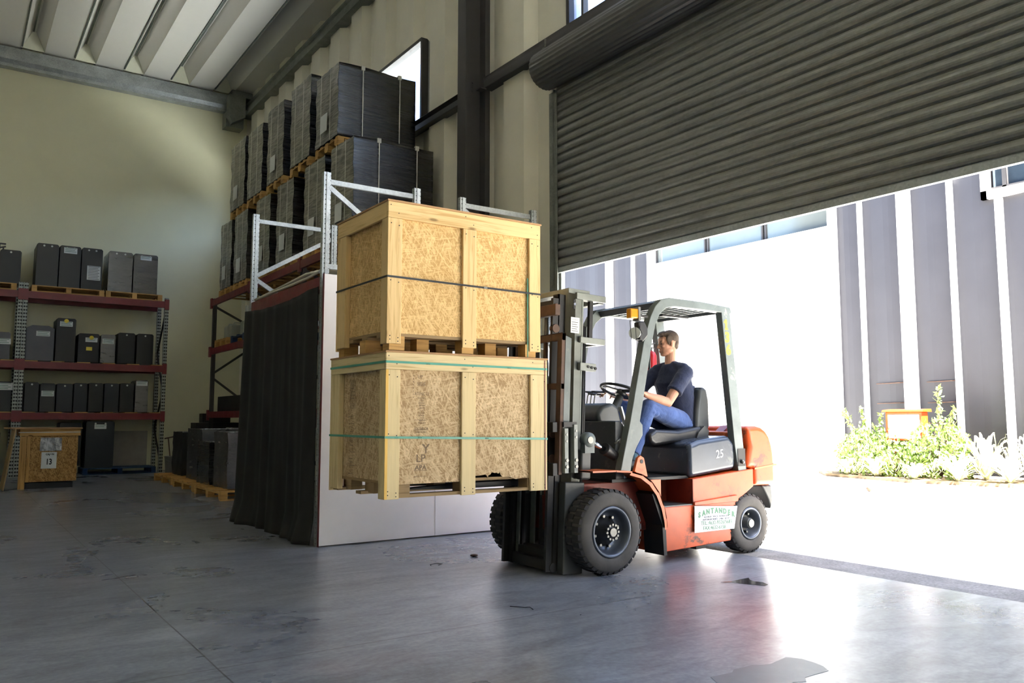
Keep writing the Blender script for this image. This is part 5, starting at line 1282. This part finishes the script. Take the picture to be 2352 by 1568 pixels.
# tilt cylinder
mm().box(4.19, 4.30, 5.12, 5.20, .74, .98).build('tilt_bracket', 'fk_dark', F, bevel=.02)
tb = MB().lathe([(.0, 0), (.058, 0), (.062, .02), (.062, .06), (.0, .065)], (4.285, 5.08, 1.055), 'y', 24).box(4.235, 4.335, 5.085, 5.14, .95, 1.06).build('tilt_eye', 'fk_grey', F)
MB().cyl((4.285, 5.072, 1.055), (4.285, 5.08, 1.055), .028, n=16).build('pin', 'steel', tb)
tc = MB().cyl((4.50, 5.14, .97), (4.80, 5.2, .84), .045, n=18).cyl((4.48, 5.135, .98), (4.52, 5.145, .963), .052, n=18).build('tilt_cylinder', 'fk_black', F, bevel=.003)
MB().cyl((4.33, 5.12, 1.035), (4.50, 5.14, .97), .022, n=14).build('piston', 'chrome', tc)
MB().tube([(4.60, 5.13, 1.02), (4.64, 5.12, 1.06), (4.66, 5.15, 1.0), (4.63, 5.13, .95), (4.66, 5.15, .90)], .010, 8).build('hydraulic_hose', 'steel', F)
# carriage, load backrest, forks
m_ = MB().box(3.905, 3.95, 5.08, 5.96, .78, .88).box(3.905, 3.95, 5.08, 5.96, 1.12, 1.2); m_.build('fork_carriage', 'fk_black', F, bevel=.004)
m_ = mm()
for y0_, y1_ in ((5.08, 5.14), (5.90, 5.96)): m_.box(3.93, 3.965, y0_, y1_, .78, 1.90)
m_.box(3.93, 3.965, 5.08, 5.96, 1.84, 1.90).box(3.93, 3.965, 5.08, 5.96, 1.45, 1.50).box(3.90, 3.95, 5.14, 5.90, 2.05, 2.14)
for yy in (5.32, 5.52, 5.72): m_.box(3.935, 3.96, yy - .015, yy + .015, .9, 1.86)
m_.build('load_backrest', 'rust', F, bevel=.004)
mm().prism([(3.967, 1.895), (4.05, 1.87), (4.05, .98), (3.967, .98)], 'y', 5.11, 5.13).build('backrest_stay', 'fk_grey', F)
for xx, (za, zb_) in ((4.02, (.80, 1.15)), (4.115, (.80, 1.18))):
    cp = MB().box(xx - .02, xx + .018, 5.05, 5.10, za, zb_).build('carriage_plate', 'mast', F, bevel=.003)
    MB().cyl((xx, 5.04, za + .05), (xx, 5.052, za + .05), .014, n=6).cyl((xx, 5.04, za + .10), (xx, 5.052, za + .10), .014, n=6).cyl((xx, 5.045, zb_ - .05), (xx, 5.052, zb_ - .05), .009, n=8).cyl((xx, 5.045, zb_ - .10), (xx, 5.052, zb_ - .10), .009, n=8).build('bolt', 'steel', cp)
MB().box(4.0, 4.13, 5.06, 5.12, 1.16, 1.20).box(4.04, 4.10, 5.10, 5.25, .8, 1.15).build('carriage_bracket', 'fk_black', F)
for yy in (5.30, 5.70):
    MB().prism([(2.75, .716), (2.75, .722), (3.2, .742), (3.868, .745), (3.868, 1.26), (3.905, 1.26), (3.905, .75), (3.89, .705), (3.2, .705)], 'y', yy, yy + .10).build('fork', 'fk_black', F)
# rental sign
yy = YN - .022
sg = MB().prism([(5.412, .468), (5.971, .435), (5.922, .238), (5.405, .238)], 'y', yy - .002, yy).build('rental_sign', 'white', F)
def slant(mb_, txt, size, x, z, sl=-.02, **k): lettering(mb_, txt, size, (x, yy - .003, z), right=(1, 0, sl), **k)
m_ = MB(); L = 'SANTANDER'
for i, ch in enumerate(L):
    f = i / 8 - .5; x = 5.69 + f * .44; z = .412 - .09 * f * f * 1.6 - .02 * f
    lettering(m_, ch, .062, (x, yy - .003, z), right=(1, 0, -f * .35), bold=.0035, squash=.95)
slant(m_, 'TEL.:4632-9526/5683', .048, 5.69, .308, squash=.98); slant(m_, 'FAX:4632-6158', .046, 5.66, .266, squash=1.0); m_.build('green_lettering', 'green_ink', sg)
m_ = MB(); slant(m_, 'ALQUILER - VENTA - REPARACION', .021, 5.69, .362); slant(m_, 'SANTANDER 2070/72 - (1406) CAP. FED.', .021, 5.69, .339); m_.build('grey_lettering', 'blue_ink', sg)

# fire extinguisher hanging on the far rear post
fe = thing('fire_extinguisher', 'red fire extinguisher hanging on the far rear post of the forklift', 'fire extinguisher', (5.775, 5.88, 1.60))
MB().lathe([(0, 0), (.055, .0), (.06, .02), (.06, .235), (.045, .27), (.02, .285), (0, .285)], (5.775, 5.90, 1.62), 'z', 24).build('bottle', 'fire_red', fe)
MB().cyl((5.775, 5.90, 1.9), (5.775, 5.90, 1.94), .018).beam((5.735, 5.90, 1.955), (5.835, 5.90, 1.985), .02, .012).beam((5.745, 5.90, 1.94), (5.825, 5.90, 1.935), .02, .012).build('valve', 'fk_black', fe)
MB().tube([(5.765, 5.89, 1.94), (5.725, 5.87, 1.93), (5.71, 5.85, 1.84), (5.71, 5.85, 1.66)], .011, 8).build('hose', 'rubber_hose', fe)
MB().lathe([(.061, .06), (.063, .06), (.063, .08), (.061, .08)], (5.775, 5.90, 1.62), 'z', 20).box(5.815, 5.90, 5.90, 5.94, 1.67, 1.71).build('bracket', 'fk_black', fe)

# ------------------------------------------------------------------ driver
def ell_loft(mb, secs, n=20):
    """closed surface through elliptical sections: (centre, half-vector a, half-vector b)"""
    vs = []
    for c, a, b in secs:
        c, a, b = Vector(c), Vector(a), Vector(b)
        vs += [c + a * math.cos(2 * PI * k / n) + b * math.sin(2 * PI * k / n) for k in range(n)]
    m_ = len(secs); fs = [(i * n + k, i * n + (k + 1) % n, (i + 1) * n + (k + 1) % n, (i + 1) * n + k) for i in range(m_ - 1) for k in range(n)]
    mb.add(vs, fs + [list(range(n - 1, -1, -1)), [(m_ - 1) * n + k for k in range(n)]], None, True)
def limb(mb, pts, rs, n=14):
    """tapered limb with rounded ends"""
    P = [Vector(p) for p in pts]; q = []; r = []
    for i in range(len(P) - 1):
        for k in range(4): f = k / 4; q.append(P[i].lerp(P[i + 1], f)); r.append(rs[i] + (rs[i + 1] - rs[i]) * f)
    q.append(P[-1]); r.append(rs[-1]); mb.tube(q, r, n); mb.ball(P[0], rs[0], n, 8); mb.ball(P[-1], rs[-1], n, 8)
    for p, rr in zip(P[1:-1], rs[1:-1]): mb.ball(p, rr, n, 8)
def skin_up(o, vox, smooth=4, fac=.6):
    m_ = o.modifiers.new('join', 'REMESH'); m_.mode = 'VOXEL'; m_.voxel_size = vox; m_.use_smooth_shade = True
    s_ = o.modifiers.new('soften', 'SMOOTH'); s_.iterations = smooth; s_.factor = fac; return o
M['skin'] = plain('skin', rgb(188, 138, 112), 0.5, 0, 0.05, 20, 0.35)
M['skin'].node_tree.nodes['Principled BSDF'].inputs['Subsurface Weight'].default_value = 0.08
M['skin'].node_tree.nodes['Principled BSDF'].inputs['Subsurface Radius'].default_value = (.01, .004, .002)
M['hair'] = plain('brown_hair', rgb(84, 66, 50), 0.55, 0, 0.35, 60, 0.4, 0.6)
def cloth(name, col, sc=6):
    t = NT(name); v = t.coord(); n = t.noise(t.mapping(v, (1, 1, 1)), sc, 5, 0.6, 1.5); f = t.noise(v, 180, 2)
    t.set(Base_Color=t.ramp(n, [(0.3, tuple(c * .75 for c in col[:3]) + (1,)), (0.7, tuple(c * 1.15 for c in col[:3]) + (1,))]), Roughness=0.85)
    t.b.inputs['Specular IOR Level'].default_value = 0.2; t.b.inputs['Sheen Weight'].default_value = 0.15
    t.bump(n, 0.5, 0.03); return t.m
M['tshirt'] = cloth('navy_tshirt_cloth', rgb(44, 50, 72), 5); M['trousers'] = cloth('blue_trouser_cloth', rgb(74, 94, 142), 6)
M['eye'] = plain('dark_eye', rgb(40, 30, 26), 0.2); M['sock'] = cloth('blue_sock', rgb(80, 110, 130)); M['shoe'] = plain('dark_shoe', rgb(34, 36, 40), 0.6)

D = thing('person', 'driver with short brown hair, navy t-shirt and blue trousers sitting on the forklift', 'person', (5.8, 5.52, 1.15))
hip_l, hip_r = (5.68, 5.43, 1.205), (5.68, 5.61, 1.205); kn_l, kn_r = (5.25, 5.40, 1.335), (5.16, 5.68, 1.33); an_l, an_r = (5.03, 5.38, .90), (4.87, 5.70, .88)
sh_l, sh_r = (5.695, 5.355, 1.665), (5.635, 5.705, 1.665); el_l, el_r = (5.46, 5.36, 1.375), (5.42, 5.82, 1.42); wr_l, wr_r = (5.185, 5.37, 1.445), (5.16, 5.79, 1.45)
hd_c = Vector((5.665, 5.55, 1.940)); hf = Vector((-.92, .38, -.07)).normalized(); hl_ = Vector((0, 0, 1)).cross(hf).normalized(); hu = hf.cross(hl_).normalized()
H = lambda x, y, z: hd_c + hf * x + hl_ * y + hu * z
def hball(mb, c, r, n=18, m=12):
    vs = []
    for i in range(m + 1):
        ph = PI * i / m
        for k in range(n):
            t_ = 2 * PI * k / n; vs.append(H(c[0] + r[0] * math.sin(ph) * math.cos(t_), c[1] + r[1] * math.sin(ph) * math.sin(t_), c[2] + r[2] * math.cos(ph)))
    mb.add(vs, [(i * n + k, (i + 1) * n + k, (i + 1) * n + (k + 1) % n, i * n + (k + 1) % n) for i in range(m) for k in range(n)], None, True)
def hand(mb, wrist, palm, fdir, side_, up_, curl, s_=1.06, spread=.010):
    """palm with four curled fingers and a thumb. fdir: finger direction, side_: towards the thumb, up_: back of the hand"""
    w, p = Vector(wrist), Vector(palm); f, sd, u = Vector(fdir).normalized(), Vector(side_).normalized(), Vector(up_).normalized()
    ell_loft(mb, [(w, sd * .027 * s_, u * .021 * s_), (w.lerp(p, .45), sd * .034 * s_, u * .018 * s_), (p, sd * .042 * s_, u * .015 * s_), (p + f * .028 * s_, sd * .040 * s_, u * .012 * s_)], 16)
    for k, (L, r) in enumerate(((.066, .0088), (.074, .0092), (.069, .0088), (.054, .0078))):
        b = p + f * .024 * s_ + sd * ((.030 - .020 * k) * s_); a = 0; q = [b - f * .012]; d = f
        for j in range(3):
            a = curl * (.45 + .4 * j); d = (f * math.cos(a) - u * math.sin(a)).normalized(); b = b + d * (L * s_ * (.44, .32, .24)[j]); q.append(b.copy())
        limb(mb, q, [r, r, r * .95, r * .8], 8)
    b = w.lerp(p, .35) + sd * .026 * s_; d1 = (f * .55 + sd * .75 - u * .25).normalized(); d2 = (f * .85 + sd * .15 - u * .5).normalized()
    limb(mb, [b, b + d1 * .032, b + d1 * .032 + d2 * .030, b + d1 * .032 + d2 * .030 + (d2 - u * .3).normalized() * .022], [.013, .0115, .010, .008], 8)

bd = MB()
ell_loft(bd, [((5.72, 5.52, 1.12), (.10, 0, 0), (0, .15, 0)), ((5.755, 5.52, 1.22), (.10, 0, .02), (0, .155, 0)), ((5.75, 5.525, 1.40), (.10, 0, .01), (0, .14, 0)), ((5.70, 5.53, 1.58), (.10, 0, .02), (0, .165, 0)), ((5.67, 5.535, 1.68), (.06, 0, .02), (0, .11, 0)), ((5.67, 5.54, 1.73), (.05, 0, .02), (0, .055, 0))])
limb(bd, [(5.685, 5.538, 1.70), (5.685, 5.545, 1.78), H(-.028, 0, -.04)], [.058, .051, .050])
for a, b, c in ((sh_l, el_l, wr_l), (sh_r, el_r, wr_r)): limb(bd, [a, Vector(a).lerp(Vector(b), .5), b, Vector(b).lerp(Vector(c), .35), c], [.056, .050, .043, .044, .027])
for a, b, c in ((hip_l, kn_l, an_l), (hip_r, kn_r, an_r)): limb(bd, [a, b, Vector(b).lerp(Vector(c), .35), c], [.08, .055, .052, .036])
# head
for c, r in (((-.012, 0, .030), (.098, .076, .093)), ((.030, 0, -.012), (.058, .062, .085)), ((.038, 0, -.052), (.047, .052, .062)), ((.052, 0, -.092), (.030, .034, .024)), ((.066, 0, -.096), (.018, .020, .016)),
             ((.012, .038, -.058), (.046, .024, .030)), ((.012, -.038, -.058), (.046, .024, .030)), ((.035, .026, -.078), (.034, .022, .022)), ((.035, -.026, -.078), (.034, .022, .022)), ((.062, 0, .040), (.030, .055, .034)), ((.072, 0, .020), (.022, .048, .009)),
             ((.062, .036, -.018), (.024, .020, .018)), ((.062, -.036, -.018), (.024, .020, .018)), ((.085, 0, -.063), (.010, .022, .0065)), ((.083, 0, -.074), (.010, .019, .0065)),
             ((.092, 0, -.030), (.016, .012, .011)), ((.090, .010, -.034), (.009, .007, .007)), ((.090, -.010, -.034), (.009, .007, .007)), ((.080, 0, -.045), (.010, .016, .016)),
             ((-.010, .075, -.008), (.014, .0085, .026)), ((-.010, -.075, -.008), (.014, .0085, .026))): hball(bd, c, r)
vs = [H(.082, 0, .020), H(.094, 0, -.005), H(.106, 0, -.028)]; limb(bd, vs, [.0075, .0085, .0105], 10)
# hands: left on the wheel rim, right on the lever knobs
hand(bd, wr_l, (5.115, 5.355, 1.470), (-.86, -.10, -.12), (.1, .95, .25), (0, -.3, .95), 1.15)
hand(bd, wr_r, (5.075, 5.775, 1.478), (-.98, -.10, -.05), (.0, -.95, -.1), (0, -.1, 1), .85)
b_ = skin_up(bd.build('body', 'skin', D, fix=False), .0042, 4, .5)
mb = MB()
for s_ in (1, -1): hball(mb, (.0815, .030 * s_, .004), (.007, .012, .006))
mb.build('eye', 'eye', D)
mb = MB()
for s_ in (1, -1): hball(mb, (.088, .030 * s_, .021), (.006, .018, .0035))
mb.build('eyebrow', 'hair', D)
# beard shadow patch is left to the skin; hair as its own mesh
hr = MB()
for c, r in (((-.022, 0, .052), (.094, .079, .084)), ((.030, 0, .098), (.055, .058, .030)), ((.062, 0, .088), (.030, .050, .020)), ((-.058, 0, .010), (.052, .068, .066)), ((-.072, 0, -.028), (.030, .050, .034)), ((.012, .070, .040), (.030, .010, .040)), ((.012, -.070, .040), (.030, .010, .040)), ((.018, .072, .010), (.012, .006, .024)), ((.018, -.072, .010), (.012, .006, .024))): hball(hr, c, r)
for c, r in (((.070, .012, .097), (.026, .040, .017)), ((.078, -.012, .090), (.018, .030, .014)), ((.045, 0, .108), (.040, .050, .016))): hball(hr, c, r)
skin_up(hr.build('hair', 'hair', D, fix=False), .0045, 2)
# t-shirt
ts = MB()
ell_loft(ts, [((5.755, 5.52, 1.17), (.125, 0, 0), (0, .190, 0)), ((5.76, 5.52, 1.28), (.128, 0, .02), (0, .185, 0)), ((5.745, 5.525, 1.40), (.142, 0, .02), (0, .190, 0)), ((5.722, 5.53, 1.50), (.146, 0, .03), (0, .200, 0)), ((5.695, 5.53, 1.59), (.140, 0, .035), (0, .205, 0)), ((5.688, 5.535, 1.665), (.098, 0, .03), (0, .185, 0)), ((5.682, 5.538, 1.715), (.080, 0, .025), (0, .135, 0)), ((5.680, 5.541, 1.745), (.070, 0, .022), (0, .090, 0)), ((5.679, 5.542, 1.762), (.063, 0, .022), (0, .066, 0))], 28)
for a, b in ((sh_l, el_l), (sh_r, el_r)):
    a, b = Vector(a), Vector(b); q = a.lerp(b, .66); limb(ts, [a + Vector((0, 0, -.01)), a.lerp(b, .35)], [.074, .072]); ts.tube([a.lerp(b, .2), a.lerp(b, .45), q], [.073, .072, .077], 16)
rnd = random.Random(31)
for e in (-1, 1): limb(ts, [(5.682, 5.54 + .05 * e, 1.735), (5.69 if e < 0 else 5.65, 5.53 + .15 * e, 1.695)], [.040, .058])
for k in range(12):   # soft folds across the belly and under the arm
    z = 1.20 + .035 * k; a_ = rnd.random() * 1.2 - 2.4; c = Vector((5.755, 5.525, z)); d = Vector((math.cos(a_) * .120, math.sin(a_) * .178, 0)); d2 = Vector((math.cos(a_ + .7) * .122, math.sin(a_ + .7) * .18, .05 * rnd.random()))
    ts.tube([c + d, c + (d + d2) * .53, c + d2], [.010, .016, .010], 8)
skin_up(ts.build('tshirt', 'tshirt', D, fix=False), .008, 3)
# trousers
tr = MB()
ell_loft(tr, [((5.73, 5.52, 1.11), (.12, 0, 0), (0, .165, 0)), ((5.74, 5.52, 1.16), (.13, 0, 0), (0, .190, 0)), ((5.75, 5.52, 1.235), (.125, 0, .02), (0, .185, 0))], 24)
for a, b, c in ((hip_l, kn_l, an_l), (hip_r, kn_r, an_r)):
    a, b, c = Vector(a), Vector(b), Vector(c); limb(tr, [a, a.lerp(b, .5), b, b.lerp(c, .3), b.lerp(c, .7)], [.106, .093, .074, .072, .066]); tr.tube([b.lerp(c, .6), b.lerp(c, .8), b.lerp(c, .96)], [.067, .062, .062], 16)
    d_ = (b - a).normalized()
    for f in (.12, .9, 1.0): 
        p = a.lerp(b, f); tr.ball(p + Vector((0, -.01, -.05 if f > .5 else .03)), (.05, .075, .035), 12, 8)
    for f in (.15, .35, .5, .75):
        p = b.lerp(c, f); tr.ball(p + Vector((.02, 0, 0)), (.055, .064, .02), 12, 8)
skin_up(tr.build('trousers', 'trousers', D, fix=False), .008, 2)
for a, k_, nm in ((an_l, kn_l, 0), (an_r, kn_r, 1)):
    a = Vector(a)
    mb = MB().tube([a + Vector((.01, 0, .06)), a + Vector((0, 0, -.04))], [.045, .042], 14); mb.build('sock', 'sock', D)
    mb = MB(); ell_loft(mb, [(a + Vector((.055, 0, -.075)), (0, .030, 0), (0, 0, .030)), (a + Vector((.03, 0, -.065)), (0, .040, 0), (0, 0, .048)), (a + Vector((-.04, 0, -.072)), (0, .043, 0), (0, 0, .042)), (a + Vector((-.12, 0, -.088)), (0, .047, 0), (0, 0, .030)), (a + Vector((-.19, 0, -.096)), (0, .034, 0), (0, 0, .020)), (a + Vector((-.215, 0, -.10)), (0, .012, 0), (0, 0, .010))], 16)
    mb.build('shoe', 'shoe', D)

# ------------------------------------------------------------------ marks and bits on the floor
M['wet'] = plain('dark_wet_patch', rgb(44, 40, 40), 0.12, 0, 0.1)
pts = [(4.86, 4.26), (4.98, 4.24), (5.08, 4.25), (5.17, 4.252), (5.12, 4.20), (5.09, 4.14), (5.12, 4.08), (5.08, 4.0), (5.02, 3.98), (4.99, 4.05), (4.95, 4.12), (4.92, 4.20)]
tag(rebase(MB().prism(pts, 'z', .0005, .002).build('puddle', 'wet'), (5, 4.1, 0)), 'small dark wet patch on the floor right of the forklift', 'puddle', kind='stuff')
rnd = random.Random(12); mb = MB(); a0_ = 0; pts = []
for k in range(22):
    a_ = 2 * PI * k / 22; r_ = (.17 + .05 * rnd.random()) * (1.25 if math.cos(a_ * 2) > 0 else .8); pts.append((3.34 + r_ * 1.35 * math.cos(a_), 2.62 + r_ * math.sin(a_)))
M['patch'] = plain('grey_scuffed_patch', rgb(98, 100, 104), 0.4, 0, 0.2, 12)
tag(rebase(mb.prism(pts, 'z', .0004, .0012).build('floor_stain', 'patch'), (3.34, 2.62, 0)), 'scuffed grey stain on the floor at the bottom edge of the photo', 'stain', kind='stuff')
tag(rebase(MB().tube([(3.40, 6.1, .004), (3.42, 6.15, .004), (3.49, 6.17, .004), (3.52, 6.12, .004), (3.46, 6.08, .004)], .003, 6).build('wire', 'rubber_hose'), (3.46, 6.12, 0)), 'small curled piece of wire on the floor in front of the white board', 'wire')
tag(rebase(MB().ball((3.95, 6.3, .012), (.04, .03, .012), 10, 6).build('pebble', 'rust'), (3.95, 6.3, 0)), 'small brown lump on the floor in front of the white board', 'debris')
tag(rebase(MB().tube([(3.1, 4.5, .004), (3.16, 4.42, .004), (3.19, 4.40, .005), (3.17, 4.34, .004)], .0025, 6).build('wire', 'rubber_hose'), (3.15, 4.4, 0)), 'short bent wire on the floor by the long joint', 'wire')
